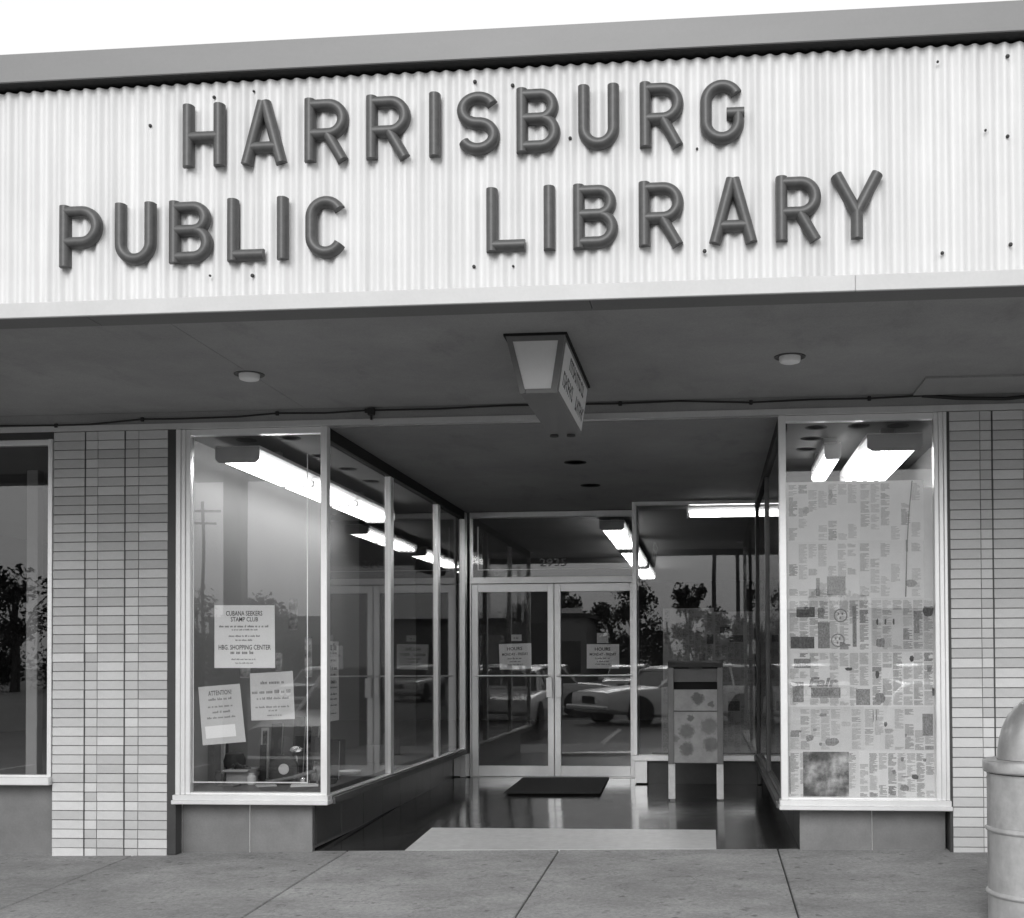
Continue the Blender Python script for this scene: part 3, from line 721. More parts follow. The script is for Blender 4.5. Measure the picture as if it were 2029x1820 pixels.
fixture(1.30, 1.05, 2.775, 1.7, .38, 'y', 'bright fluorescent fixture above the newspapers in the newspapered window', 4, .094)
fixture(.92, 1.2, 2.80, 1.1, .12, 'y', 'narrow bright fluorescent strip beside the wide fixture above the newspapers', 2, .07)
fixture(.32, 4.55, 2.86, 1.06, .16, 'x', 'bright fluorescent fixture behind the rear window, parallel to the glass', 2, .115)
fixture(-1.15, 7.2, 2.90, 2.4, .30, 'y', 'bright fluorescent fixture seen through the transom above the doors', 4, .07)
fixture(-1.15, 10.2, 2.90, 2.4, .30, 'y', 'second fluorescent fixture in the row behind the doors', 4, .07)
fixture(-1.15, 13.2, 2.90, 2.4, .30, 'y', 'farthest fluorescent fixture in the row behind the doors', 4, .07)

# ------------------------------------------------------------------ papers
def sheet(name, corners, Y, mat, label, cat, group=None, lines=(), seed=1, thick=.0012):
    """corners: bl, br, tr, tl as (x, z); printed side towards the street"""
    b = empty(name, ((corners[0][0]+corners[1][0])/2, Y, min(c[1] for c in corners)), label, cat, group)
    MB().hexa([(corners[i][0], Y, corners[i][1]) for i in (0, 1, 2, 3)]+[(corners[i][0], Y+thick, corners[i][1]) for i in (0, 1, 2, 3)]).build('paper_sheet', mat, b)
    rnd = random.Random(seed); big, small = MB(), MB()
    (bl_, br_, tr_, tl_) = [Vector(c) for c in corners]
    tmpb, tmps = MB(), MB()
    wdt = (br_-bl_).length; hgt = (tl_-bl_).length
    for ln in lines:
        kind, txt, v, hgh, u0, u1 = ln       # v: centre height fraction
        if kind == 'T': text_mb(tmpb, txt, hgh*1.42, (u0+u1)/2*wdt, 0, v*hgt-hgh/2, bold=hgh*.015, width=(u1-u0)*wdt)
        else: scribble(tmps, u0*wdt, u1*wdt, 0, v*hgt-hgh/2, hgh, rnd, .04)
    ex, ez_ = (br_-bl_)/wdt, (tl_-bl_)/hgt
    for tmp, nm, mt in ((tmpb, 'heading', 'ink'), (tmps, 'small_print', 'ink_grey')):
        if tmp.v:
            tmp.v = [(bl_.x+ex.x*x+ez_.x*z, Y+y, bl_.y+ex.y*x+ez_.y*z) for x, y, z in tmp.v]
            tmp.build(nm, mt, b)
    return b
GY = .0402   # inner face of the front glass
YP = GY+.0012
sheet('poster', [(-3.535, 1.283), (-3.086, 1.281), (-3.09, 1.73), (-3.535, 1.734)], YP, 'paper_white', 'square white stamp club poster taped inside the window', 'poster', None,
      [('T', 'CUBANA SEEKERS', .87, .034, .19, .79), ('T', 'STAMP CLUB', .775, .032, .27, .72), ('S', 0, .665, .018, .07, .91), ('S', 0, .61, .012, .27, .74), ('S', 0, .51, .014, .22, .78), ('S', 0, .445, .014, .34, .63),
       ('T', 'HBG. SHOPPING CENTER', .33, .034, .07, .93), ('S', 0, .25, .026, .26, .70), ('S', 0, .14, .012, .27, .70), ('S', 0, .08, .010, .34, .66)], 4)
sheet('poster', [(-3.62, .728), (-3.301, .754), (-3.347, 1.17), (-3.655, 1.146)], YP, 'paper_card', 'tilted grey ATTENTION notice with a blank white label below', 'poster', None,
      [('T', 'ATTENTION!', .875, .034, .22, .76), ('S', 0, .77, .020, .2, .78), ('S', 0, .645, .018, .18, .78), ('S', 0, .55, .018, .28, .74), ('S', 0, .455, .016, .14, .82)], 5)
sheet('label', [(-3.594, .775), (-3.372, .795), (-3.382, .882), (-3.604, .862)], YP-.0009, 'paper_white', 'blank white label stuck on the tilted ATTENTION notice', 'label', None, (), 1, .0008)
sheet('poster', [(-3.261, .906), (-2.941, .917), (-2.956, 1.259), (-3.272, 1.242)], YP, 'paper_card', 'grey typed notice lower right of the white stamp club poster', 'poster', None,
      [('S', 0, .80, .026, .22, .82), ('S', 0, .60, .026, .03, .97), ('S', 0, .46, .018, .12, .9), ('S', 0, .28, .016, .1, .9), ('S', 0, .2, .014, .4, .62), ('S', 0, .10, .014, .36, .74)], 6)
for (xa, xb, za, zb_, lab) in ((-3.345, -3.267, 1.212, 1.2805, 'small square dark photograph just below the stamp club poster'), (-2.987, -2.922, 1.554, 1.772, 'tall dark picture card above the lower right notice'), (-3.083, -3.034, 1.262, 1.39, 'short dark picture card against the edge of the stamp club poster'), (-2.869, -2.815, 1.215, 1.501, 'tall dark picture card beside the window corner post')):
    sheet('picture_card', [(xa, za), (xb, za), (xb, zb_), (xa, zb_)], YP+.0014, 'halftone', lab, 'picture card')
# tall strip poster on the porch side glass (faces the porch)
sx = XL-.028-GT-.002
ST = empty('poster', (sx, .21, .89), 'tall narrow white printed strip poster on the porch side glass', 'poster')
MB().hexa([(sx-.0012, .075, .89), (sx, .075, .89), (sx, .37, .895), (sx-.0012, .37, .895), (sx-.0012, .07, 1.474), (sx, .07, 1.474), (sx, .36, 1.472), (sx-.0012, .36, 1.472)]).build('paper_sheet', 'paper_white', ST)
st_ = MB(); rnd = random.Random(11); tm = MB()
for v, h in ((.545, .055), (.50, .02), (.445, .018), (.39, .028), (.34, .018), (.29, .03), (.25, .018), (.2, .016), (.165, .016), (.12, .014), (.06, .014)): scribble(tm, .03, .26, 0, v-h/2, h, rnd, .12)
st_.v = [(sx+.0008, .075+x, .89+z) for x, y, z in tm.v]; st_.f = tm.f; st_.build('small_print', 'ink', ST)
# hours cards on the doors
YH = YD+.018+GT+.0015
HL = [('T', 'HOURS', .80, .036, .25, .73), ('T', 'MONDAY - FRIDAY', .585, .030, .09, .91), ('S', 0, .42, .018, .25, .75), ('S', 0, .30, .016, .3, .7), ('S', 0, .18, .016, .25, .75)]
sheet('hours_card', [(-2.31, 1.236), (-1.953, 1.248), (-1.957, 1.529), (-2.319, 1.521)], YH, 'paper_white', 'white HOURS card hung inside the door leaf away from the mailbox', 'notice', None, HL, 21)
sheet('hours_card', [(-1.339, 1.246), (-.981, 1.245), (-.980, 1.512), (-1.338, 1.514)], YH, 'paper_white', 'white HOURS card hung inside the door leaf beside the rear window', 'notice', None, HL, 22)
sheet('card', [(-2.178, 1.555), (-2.064, 1.555), (-2.064, 1.625), (-2.178, 1.625)], YH, 'paper_card', 'small grey card above the HOURS card on the door leaf away from the mailbox', 'card', None, [('S', 0, .5, .022, .2, .8)], 23)
sheet('card', [(-1.225, 1.525), (-1.10, 1.525), (-1.10, 1.636), (-1.225, 1.636)], YH, 'paper_card', 'small grey card above the HOURS card on the door leaf beside the rear window', 'card', None, (), 24)
# newspapers covering the right window
rowsz = [.352, .698, 1.0, 1.385, 1.745, 2.137, 2.548]
split = [1.02, 1.055, 1.11, 1.112, 1.033, 1.04]
labs = [('lowest', 'bottom corner'),]
names = ['bottom', 'second', 'third', 'fourth', 'fifth', 'top']
mk = ['news_b', 'news_a', 'news_c', 'news_b', 'news_a', 'news_d', 'news_d', 'news_c', 'news_a', 'news_b', 'news_d', 'news_a']
YN = .075
def slab(mb, x0, x1, z0, z1, Y, rough=0.):
    if not rough: mb.add([(x0, Y, z0), (x1, Y, z0), (x1, Y, z1), (x0, Y, z1)], [(0, 1, 2, 3)]); return
    rq = random.Random(int(x0*9973+z0*7919)); cx_, cz_, a, b = (x0+x1)/2, (z0+z1)/2, (x1-x0)/2, (z1-z0)/2; vs = []
    for t_ in range(14):
        an = t_*2*math.pi/14; c_, s_2 = math.cos(an), math.sin(an); q = max(abs(c_), abs(s_2)); e_ = (1-.55)+.55/q if q else 1
        e_ *= rq.uniform(1-rough, 1.0)
        vs.append((cx_+a*c_*e_, Y, cz_+b*s_2*e_))
    mb.add(vs, [tuple(range(14))])
def typeset(page, x0, x1, z0, z1, Y, seed, cw=.062, blank=.22, force=None):
    """columns of articles: pale margins, grey text, the odd darker block"""
    rq = random.Random(seed); ncol = max(2, int((x1-x0-.03)/cw)); w_ = (x1-x0-.03)/ncol; grp = {}
    for c_ in range(ncol):
        z = z1-.018
        while z > z0+.03:
            h_ = min(rq.uniform(.03, .14), z-z0-.014); u = rq.random()
            if u > blank:
                mt = force or ('text_light' if u < .74 else ('text_mid' if u < .95 else 'print_mid'))
                a = x0+.015+c_*w_+.004; zz = z
                while zz > z-h_+.006:
                    lh = .0042 if mt != 'print_mid' else .0058; e0 = rq.uniform(0, .006) if rq.random() < .2 else 0; e1 = rq.choice((0, 0, .003, .008, .02, .03))
                    slab(grp.setdefault(mt, MB()), a+e0, max(a+.012, a+w_-.008-e1), zz-lh, zz, Y-.0005); zz -= .0066
            z -= h_+rq.uniform(.002, .012)
    for mt, mb in grp.items():
        o_ = mb.build('print_columns', mt, page); o_['kind'] = 'stuff'
PRINT = {
 (0, 0): [('halftone', .642, .952, .37, .69), ('print_mid', .548, .556, .40, .66)],
 (0, 1): [('print_mid', 1.30, 1.325, .62, .66), ('print_mid', 1.24, 1.27, .54, .57), ('print_dark', 1.37, 1.42, .50, .54), ('print_mid', 1.29, 1.36, .42, .47), ('print_mid', 1.22, 1.27, .39, .43), ('print_mid', 1.45, 1.475, .62, .65), ('print_mid', 1.30, 1.36, .515, .525)],
 (1, 0): [('print_mid', .79, .89, .725, .785), ('print_mid', .585, .64, .82, .84), ('print_mid', .66, .72, .76, .81), ('print_mid', .75, .775, .73, .755), ('print_mid', .71, .74, .83, .85), ('print_mid', .75, .81, .93, .955)],
 (1, 1): [('print_mid', 1.115, 1.125, .885, .985), ('print_mid', 1.137, 1.147, .90, .985), ('print_dark', 1.19, 1.215, .86, .90), ('print_mid', 1.33, 1.345, .79, .815), ('print_mid', 1.45, 1.52, .80, .95)],
 (2, 0): [('print_mid', .585, .70, 1.265, 1.33), ('print_dark', .93, .985, 1.245, 1.27), ('print_mid', .70, .90, 1.06, 1.13), ('print_mid', .575, .65, 1.03, 1.17), ('print_mid', 1.005, 1.10, 1.01, 1.12)],
 (2, 1): [('print_dark', 1.365, 1.40, 1.30, 1.35), ('print_dark', 1.135, 1.165, 1.19, 1.245), ('print_mid', 1.48, 1.52, 1.23, 1.29), ('print_mid', 1.13, 1.205, 1.02, 1.10), ('print_dark', 1.515, 1.54, 1.07, 1.13)],
 (3, 0): [('print_dark', .605, .73, 1.615, 1.685), ('print_mid', .745, .80, 1.60, 1.69), ('print_dark', .565, .725, 1.40, 1.48), ('print_mid', .75, .83, 1.40, 1.58), ('print_mid', .985, 1.012, 1.41, 1.69), ('print_mid', .93, .975, 1.415, 1.43)],
 (3, 1): [('print_dark', 1.145, 1.16, 1.555, 1.605), ('print_dark', 1.20, 1.215, 1.555, 1.605), ('print_dark', 1.255, 1.27, 1.555, 1.605), ('print_mid', 1.40, 1.435, 1.50, 1.65), ('print_dark', 1.455, 1.535, 1.61, 1.69), ('print_mid', 1.14, 1.21, 1.40, 1.47)],
 (4, 0): [('print_mid', .815, .94, 1.765, 1.895), ('print_mid', .74, .765, 1.76, 1.885)],
 (4, 1): [('print_mid', 1.345, 1.425, 1.81, 1.87)],
 (5, 0): [('print_mid', .65, .70, 2.325, 2.38), ('print_mid', .83, .86, 2.42, 2.50)],
 (5, 1): [],
}
for r in range(6):
    for c in (0, 1):
        x0, x1 = (.5385, split[r]) if c == 0 else (split[r]-.012, 1.545 if r < 4 else 1.468)
        z0, z1 = rowsz[r]-(.010 if r else 0), rowsz[r+1]
        rr = random.Random(r*7+c); j = lambda: rr.uniform(-.004, .004)
        Y = YN+.0022*(r % 3)+.001*c
        nm = ['bottom', 'second lowest', 'third lowest', 'third highest', 'second highest', 'top'][r]
        lab = 'newspaper page in the %s row, %s' % (nm, 'next to the brick pier' if c else 'next to the porch glass')
        if (r, c) == (0, 0): lab = 'newspaper page with a large dark photograph, lowest beside the porch glass'
        s_ = sheet('newspaper_page', [(x0+j(), z0+j()), (x1+j(), z0+j()), (x1+j(), z1+j()), (x0+j(), z1+j())], Y, mk[r*2+c], lab, 'newspaper', 'newspaper pages papering the window', (), 1, .0006)
        typeset(s_, x0, x1, z0, z1, Y, r*13+c*5+2, blank=.20 if r < 4 else .34)
        grp = {}
        for (mt, a, b, cc, d) in PRINT[(r, c)]: slab(grp.setdefault(mt, MB()), a, b, cc, d, Y-.0009, 0 if (mt == 'halftone' or d-cc > .1 or b-a > .1) else .3)
        for mt, mb in grp.items(): mb.build('printed_picture', mt, s_)
        if (r, c) == (3, 0):
            rg = MB()
            for (cx_, cz_, rd) in ((.905, 1.625, .047), (.885, 1.455, .047)):
                vs = [(cx_+rd*k_*math.cos(t_*math.pi/10), Y-.0009, cz_+rd*k_*math.sin(t_*math.pi/10)) for k_ in (1, .82) for t_ in range(20)]
                rg.add(vs, [(i, (i+1) % 20, 20+(i+1) % 20, 20+i) for i in range(20)])
                for (dx, dz) in ((-.015, .012), (.012, .012), (-.002, -.016)): slab(rg, cx_+dx-.006, cx_+dx+.006, cz_+dz-.008, cz_+dz+.008, Y-.0009)
            rg.build('printed_rings', 'print_mid', s_)
        if (r, c) == (2, 0):
            tb = MB(); text_mb(tb, 'Fair', .085, .79, Y-.0004, 1.14, bold=.004, width=.19)
            tb.v = [(x+(z-1.14)*.3-.01, y, z) for x, y, z in tb.v]; tb.build('headline', 'print_mid', s_)
sheet('newspaper_page', [(1.472, 1.73), (1.541, 1.73), (1.541, 2.50), (1.472, 2.50)], YN+.012, 'news_c', 'narrow dark folded newspaper strip along the upper frame beside the brick pier', 'newspaper', None, (), 1, .0006)
cw = MB().tube([(1.395, .0724, 2.545), (1.37, .0724, 2.3), (1.355, .0724, 2.05), (1.345, .0724, 1.75)], .0035, 6); cw.box(1.35, 1.362, .070, .0735, 2.06, 2.14)
at_base('cord', cw, 'cable_black', 'thin dark cord hanging in front of the newspapers below the fixture', 'cord', smooth=False)
# newspapers behind the rear window
YR = YB+.10
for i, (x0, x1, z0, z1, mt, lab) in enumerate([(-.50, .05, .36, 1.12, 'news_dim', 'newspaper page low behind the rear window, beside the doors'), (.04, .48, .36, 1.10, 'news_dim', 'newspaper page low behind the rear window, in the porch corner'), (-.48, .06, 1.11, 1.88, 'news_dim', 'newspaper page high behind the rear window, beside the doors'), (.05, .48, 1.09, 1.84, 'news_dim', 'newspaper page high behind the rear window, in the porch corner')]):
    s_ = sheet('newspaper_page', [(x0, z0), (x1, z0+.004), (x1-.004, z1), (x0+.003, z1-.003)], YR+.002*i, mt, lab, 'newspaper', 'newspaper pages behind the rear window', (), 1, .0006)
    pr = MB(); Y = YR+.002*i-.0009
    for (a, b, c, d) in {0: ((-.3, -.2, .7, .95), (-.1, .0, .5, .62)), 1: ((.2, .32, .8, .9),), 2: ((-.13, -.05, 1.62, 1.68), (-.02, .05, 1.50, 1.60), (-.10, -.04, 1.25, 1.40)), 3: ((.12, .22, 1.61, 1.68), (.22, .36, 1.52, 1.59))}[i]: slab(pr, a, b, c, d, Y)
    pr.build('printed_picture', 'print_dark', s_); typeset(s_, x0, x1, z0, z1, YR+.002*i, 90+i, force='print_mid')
MB().box(-.60, .48, YR+.02, YR+.032, .346, .36).build('paper_ledge', 'wood_dark', B)
MB().box(.545, 1.55, YN+.018, YN+.03, .34, .40).build('paper_ledge', 'wood_dark', B)

# ------------------------------------------------------------------ odds and ends on the display platform
PZ = .401
def book(x, y, w, h, t, lean, rz, mat, label):
    o = empty('display_book', (x, y, PZ), label, 'book', None, (R(lean), 0, R(rz)))
    MB().cbox(-w/2, w/2, 0, t, .0, h, .003).build('cover', mat, o, local=True)
    MB().box(-w/2+.006, w/2+.0005, .004, t-.004, .004, h+.0005).build('page_block', 'paper_card', o, local=True)
    return o
book(-3.37, .78, .085, .45, .03, -10, 4, 'book_cloth', 'tall dark narrow book leaning behind the grey typed notice')
book(-3.20, .80, .09, .50, .03, -8, -3, 'book_cloth', 'tallest dark book standing below the grey typed notice')
book(-3.10, .86, .06, .42, .03, -8, -10, 'book_cloth_mid', 'mid grey slim book leaning beside the tallest dark book')
book(-3.02, .74, .07, .34, .025, -9, -6, 'book_cloth_mid', 'grey book leaning nearest the window corner post')
book(-3.29, .66, .05, .22, .025, -12, 6, 'book_cloth', 'small dark book leaning in front of the tall dark narrow book')
book(-2.93, .9, .06, .30, .03, -6, 0, 'book_cloth', 'dark upright book at the corner of the display, behind the grey book')
book(-3.47, .80, .05, .28, .02, -9, 14, 'book_cloth', 'small dark book leaning behind the pale carton')
ST_ = MB().cbox(-3.775, -3.745, .72, .75, PZ, .735, .004); at_base('display_stand', ST_, 'aluminium', 'thin pale upright stick at the edge of the window display', 'stand')
bx = MB().cbox(-3.80, -3.785+.01, .9, 1.1, PZ, .74, .004); at_base('storage_box', MB().cbox(-3.835, -3.785, .62, .9, PZ, .74, .004), 'book_cloth', 'tall dark box at the window jamb end of the display', 'box')
CT = empty('carton', (-3.56, .62, PZ), 'pale open cardboard carton on the display platform', 'box')
MB().box(-3.66, -3.47, .55, .56, PZ, .51).box(-3.66, -3.47, .69, .70, PZ, .51).box(-3.66, -3.65, .561, .689, PZ, .51).box(-3.48, -3.47, .561, .689, PZ, .51).box(-3.649, -3.481, .561, .689, PZ, PZ+.008).build('walls', 'box_card', CT)
MB().hexa([(-3.66, .53, .512), (-3.47, .53, .512), (-3.47, .55, .508), (-3.66, .55, .508), (-3.66, .48, .50), (-3.47, .48, .50), (-3.47, .481, .496), (-3.66, .481, .496)]).build('flap', 'box_card', CT)
o = MB()
for k_ in range(14):
    a = random.uniform(-3.64, -3.49); b = random.uniform(.575, .675); r_ = random.uniform(.012, .022)
    o.lathe([(0, -r_), (r_*.8, -r_*.5), (r_, 0), (r_*.7, r_*.6), (0, r_)], (a, b, .515+random.uniform(-.02, .03)), 7)
o.box(-3.649, -3.481, .561, .689, PZ+.009, .505)
at_base('trinkets', o, 'book_cloth', 'small dark rounded trinkets heaped in the pale carton', 'trinkets')
WG = empty('display_wedge', (-3.68, .62, PZ), 'dark peaked cap lying behind the ATTENTION notice', 'cap')
MB().lathe([(.085, .0), (.088, .05), (.07, .10), (.0, .13)], (-3.69, .78, PZ+.11), 16).lathe([(.075, -.11), (.05, 0.0)], (-3.69, .78, PZ+.11), 16).build('crown', 'book_cloth', WG, smooth=True)
MB().hexa([(-3.66, .72, PZ+.115), (-3.56, .70, PZ+.10), (-3.56, .80, PZ+.10), (-3.66, .83, PZ+.115), (-3.66, .72, PZ+.125), (-3.56, .70, PZ+.106), (-3.56, .80, PZ+.106), (-3.66, .83, PZ+.125)]).build('peak', 'book_cloth', WG)
RL = empty('reel', (-3.20, .58, PZ), 'dark round reel with a pale hub standing among the books', 'reel')
MB().lathe([(.105, -.02), (.11, 0), (.105, .02)], (-3.22, .60, PZ+.11), 28, 'y').build('rim', 'book_cloth', RL, smooth=True)
MB().lathe([(.04, -.024), (.042, -.019)], (-3.22, .60, PZ+.11), 18, 'y').build('hub', 'paper_card', RL)
MB().cbox(-3.36, -3.10, .55, .66, PZ, PZ+.03, .004).build('foot', 'book_cloth', RL)
rd_ = MB().tube([(-3.33, .50, PZ+.016), (-3.12, .49, PZ+.055), (-2.93, .47, PZ+.11)], .014, 8); rd_.tube([(-2.93, .47, PZ+.11), (-2.92, .47, PZ+.01)], .008, 6)
at_base('display_rod', rd_, 'book_cloth_mid', 'dark rod propped low in front of the round reel', 'rod', smooth=True)
fo = MB(); bmx = bmesh.new(); bmesh.ops.create_icosphere(bmx, subdivisions=2, radius=.05)
rnd = random.Random(5)
for v in bmx.verts: v.co *= rnd.uniform(.7, 1.2); v.co.z *= .6
bmx.verts.index_update(); fo.add([(v.co.x-3.14, v.co.y+.62, v.co.z+PZ+.255) for v in bmx.verts], [[v.index for v in q.verts] for q in bmx.faces]); bmx.free()
fo.tube([(-3.14, .62, PZ+.21), (-3.13, .66, PZ)], .012, 6)
at_base('foil_flower', fo, 'foil', 'crumpled shiny foil rosette on a stem above the dark reel', 'ornament')
for (nm, x, y, r_, h_, mt, lab, cat) in (('jar', -3.44, .50, .032, .085, 'paper_card', 'small pale jar in front of the open carton', 'jar'), ('jar', -3.05, .52, .028, .06, 'foil', 'small shiny tin beside the propped rod', 'tin'), ('bowl', -2.88, .62, .06, .05, 'book_cloth', 'small dark bowl at the corner post end of the display', 'bowl'), ('jar', -3.72, .55, .03, .10, 'book_cloth', 'small dark bottle next to the pale upright stick', 'bottle')):
    o = MB().lathe([(r_*.8, 0), (r_, h_*.1), (r_, h_*.7), (r_*.6, h_*.85), (r_*.62, h_), (0, h_)], (x, y, PZ), 18); at_base(nm, o, mt, lab, cat, None, True)
for (x, y, w_, d_, rz, mt, lab) in ((-3.0, .42, .2, .14, 18, 'paper_card', 'pale booklet lying flat below the propped rod'), (-3.58, .40, .16, .11, -12, 'book_cloth_mid', 'grey booklet lying flat before the open carton'), (-3.28, .38, .14, .1, 30, 'box_card', 'small pale pamphlet lying flat before the reel')):
    o = empty('booklet', (x, y, PZ), lab, 'booklet', None, (0, 0, R(rz)))
    MB().cbox(-w_/2, w_/2, -d_/2, d_/2, 0, .012, .002).build('cover', mt, o, local=True)
for q, (x, w_, h_, mt) in enumerate(((-3.62, .17, .03, 'book_cloth'), (-3.615, .16, .026, 'box_card'), (-3.63, .15, .032, 'book_cloth_mid'))):
    z_ = PZ+.0005+(0, .0305, .057)[q]; o = empty('display_book', (x, .93, z_), ('dark bottom book of the flat pile behind the open carton', 'pale middle book of the flat pile behind the open carton', 'grey top book of the flat pile behind the open carton')[q], 'book', None, (0, 0, R((4, -9, 12)[q])))
    MB().cbox(-w_/2, w_/2, -.07, .07, 0, h_-.001, .003).build('cover', mt, o, local=True); MB().box(-w_/2+.004, w_/2-.004, -.0708, .066, .005, h_-.006).build('page_block', 'paper_card', o, local=True)
for (x, y, w_, h_, ln, rz, mt, lab) in ((-3.53, .98, .06, .40, -7, 8, 'paper_card', 'tall pale card leaning behind the flat pile of books'), (-2.98, .60, .12, .19, -16, -20, 'book_cloth', 'dark picture frame tipped back beside the foil rosette'), (-3.42, .92, .1, .33, -9, -5, 'book_cloth_mid', 'grey folder leaning between the carton and the tall narrow book'), (-3.14, .98, .13, .38, -6, 3, 'book_cloth', 'broad dark folder standing at the back of the display')):
    o = empty('display_card', (x, y, PZ), lab, 'card', None, (R(ln), 0, R(rz))); MB().cbox(-w_/2, w_/2, 0, .012, 0, h_, .002).build('board', mt, o, local=True); MB().box(-w_/2+.012, w_/2-.012, -.0012, -.0002, .02, h_-.02).build('print', 'halftone', o, local=True)
PL = empty('saucer', (-2.95, 1.35, PZ), 'pale shallow dish behind the porch side glass', 'dish')
MB().lathe([(.05, 0), (.09, .018), (.10, .03), (.092, .03), (.05, .01), (0, .008)], (-2.95, 1.35, PZ), 24).build('dish', 'paper_white', PL, smooth=True)
for (x, y, h, w, rz, mt, lab) in ((-3.2, 1.75, .26, .18, 20, 'book_cloth', 'dark upright book on the platform next behind the pale dish'), (-3.05, 2.5, .16, .2, -18, 'book_cloth_mid', 'low grey book on the platform midway along the porch side glass'), (-3.15, 3.4, .22, .17, 8, 'book_cloth', 'dark upright book on the platform near the door end of the porch side glass')):
    o = empty('display_book', (x, y, PZ), lab, 'book', None, (0, 0, R(rz)))
    MB().cbox(-w/2, w/2, -.015, .015, 0, h, .003).build('cover', mt, o, local=True)

# ------------------------------------------------------------------ mailbox in the porch
MX, MY, MZ = -.125, 2.9, ez(3.1)
MBX = empty('mailbox', (MX, MY+.24, MZ), 'blotched grey collection mailbox on four legs in the porch before the rear window', 'mailbox')
w, dpt = .257, .48
zb_, zt_ = .36-MZ, 1.318-MZ
def mbl(mb, nm, mt, smooth=False):
    mb.v = [(x, y-.24, z) for x, y, z in mb.v]; return mb.build(nm, mt, MBX, local=True, smooth=smooth)
# side cheeks with the arched top
def cheek(x0, x1):
    prof = [(0, zb_-.0), (0, zt_-.05)]+[(.05-.05*math.cos(R(a)), zt_-.05+.05*math.sin(R(a))) for a in (30, 60, 90)]+[(dpt*.55, zt_+.012)]+[(dpt-.16+.16*math.sin(R(a)), zt_-.15+.16*math.cos(R(a))) for a in (15, 35, 55, 75, 90)]+[(dpt, zb_)]
    n_ = len(prof); vs = [(x0, y, z) for y, z in prof]+[(x1, y, z) for y, z in prof]
    return MB().add(vs, [tuple(range(n_)), tuple(reversed(range(n_, 2*n_)))]+[(i, (i+1) % n_, n_+(i+1) % n_, n_+i) for i in range(n_)])
mbl(cheek(-w, -w+.012), 'side_panel', 'mailbox_side'); mbl(cheek(w-.012, w), 'side_panel', 'mailbox_side')
tp = MB(); prof = [(.0, zt_-.055), (.015, zt_-.025), (.05, zt_-.004), (dpt*.55, zt_+.008), (dpt-.1, zt_-.03), (dpt-.03, zt_-.1), (dpt-.004, zt_-.2)]
for (a, b), (c, d) in zip(prof, prof[1:]): tp.add([(-w+.012, a, b), (w-.012, a, b), (w-.012, c, d), (-w+.012, c, d)], [(0, 1, 2, 3)])
mbl(tp, 'hood', 'mailbox_side', True)
mbl(MB().box(-w+.012, w-.012, dpt-.012, dpt-.002, zb_+.01, zt_-.2), 'back_panel', 'mailbox_side')
mbl(MB().box(-w+.012, w-.012, .02, dpt-.013, zb_+.004, zb_+.014), 'bottom_panel', 'mailbox_side')
LZ = .852-MZ; SZ0, SZ1 = 1.055-MZ, 1.125-MZ
mbl(MB().cbox(-w+.013, w-.013, .010, .022, zb_+.012, LZ-.003, .003), 'lower_panel', 'mailbox_paint')
mbl(MB().cbox(-w+.013, w-.013, .012, .022, LZ+.003, SZ0, .003), 'upper_panel', 'mailbox_paint')
mbl(MB().box(-w+.05, w-.05, .10, .11, SZ0-.03, SZ1+.03), 'slot_back', 'dark_gap')
mbl(MB().hexa([(-w+.055, .06, SZ1), (w-.055, .06, SZ1), (w-.055, .07, SZ1), (-w+.055, .07, SZ1), (-w+.055, .022, zt_-.07), (w-.055, .022, zt_-.07), (w-.055, .032, zt_-.07), (-w+.055, .032, zt_-.07)]), 'pull_door', 'bulkhead_tile')
mbl(MB().box(-.06, .06, .002, .02, zt_-.072, zt_-.058), 'pull_lip', 'ink')
for s_ in (-1, 1):
    mbl(MB().cbox(min(s_*(w-.001), s_*(w-.055)), max(s_*(w-.001), s_*(w-.055)), -.004, .0095, zb_-.0, zt_-.06, .003), 'front_strip', 'bulkhead_tile')
for s_ in (-1, 1):
    for yy in (0, dpt-.06):
        x0_, x1_ = sorted((s_*(w-.001), s_*(w-.065 if yy == 0 else w-.05)))
        mbl(MB().cbox(x0_, x1_, yy-.003, yy+.05, 0.0, zb_-.001, .003), 'leg', 'mailbox_leg')

# ------------------------------------------------------------------ doormat
dm = MB().hexa([(-2.0, 3.24, ez(3.24)+.0008), (-1.055, 3.27, ez(3.27)+.0008), (-1.085, 4.70, ez(4.7)+.0008), (-2.03, 4.66, ez(4.66)+.0008), (-1.995, 3.245, ez(3.24)+.013), (-1.06, 3.275, ez(3.27)+.013), (-1.09, 4.695, ez(4.7)+.013), (-2.025, 4.655, ez(4.66)+.013)])
at_base('doormat', dm, 'mat_rubber', 'black rubber doormat on the porch floor before the doors', 'doormat')

# ------------------------------------------------------------------ trash can
TX, TY = 1.715, -1.9; TZ = sidez(TX, TY)+.0015
TC = empty('trash_can', (TX, TY, TZ), 'round metal drum trash can with a shiny domed lid on the sidewalk', 'trash can')
pr = [(.27, TZ-0.0), (.283, TZ+.012), (.283, .105)]+[(.283+.012*math.sin(math.pi*i/6), .105+.03*i/6) for i in range(1, 6)]+[(.283, .135), (.283, .43)]+[(.283+.012*math.sin(math.pi*i/6), .43+.03*i/6) for i in range(1, 6)]+[(.283, .46)]
z = .47
while z < .715: pr += [(.2845, z), (.2822, z+.007)]; z += .014
pr += [(.284, .73), (.27, .735)]
MB().lathe(pr, (TX, TY, 0), 64).build('drum', 'can_paint', TC, smooth=True)
MB().lathe([(.272, .7352), (.298, .738), (.304, .745), (.304, .79), (.298, .799), (.26, .803), (.24, .801)], (TX, TY, 0), 64).build('rim', 'galvanised', TC, smooth=True)
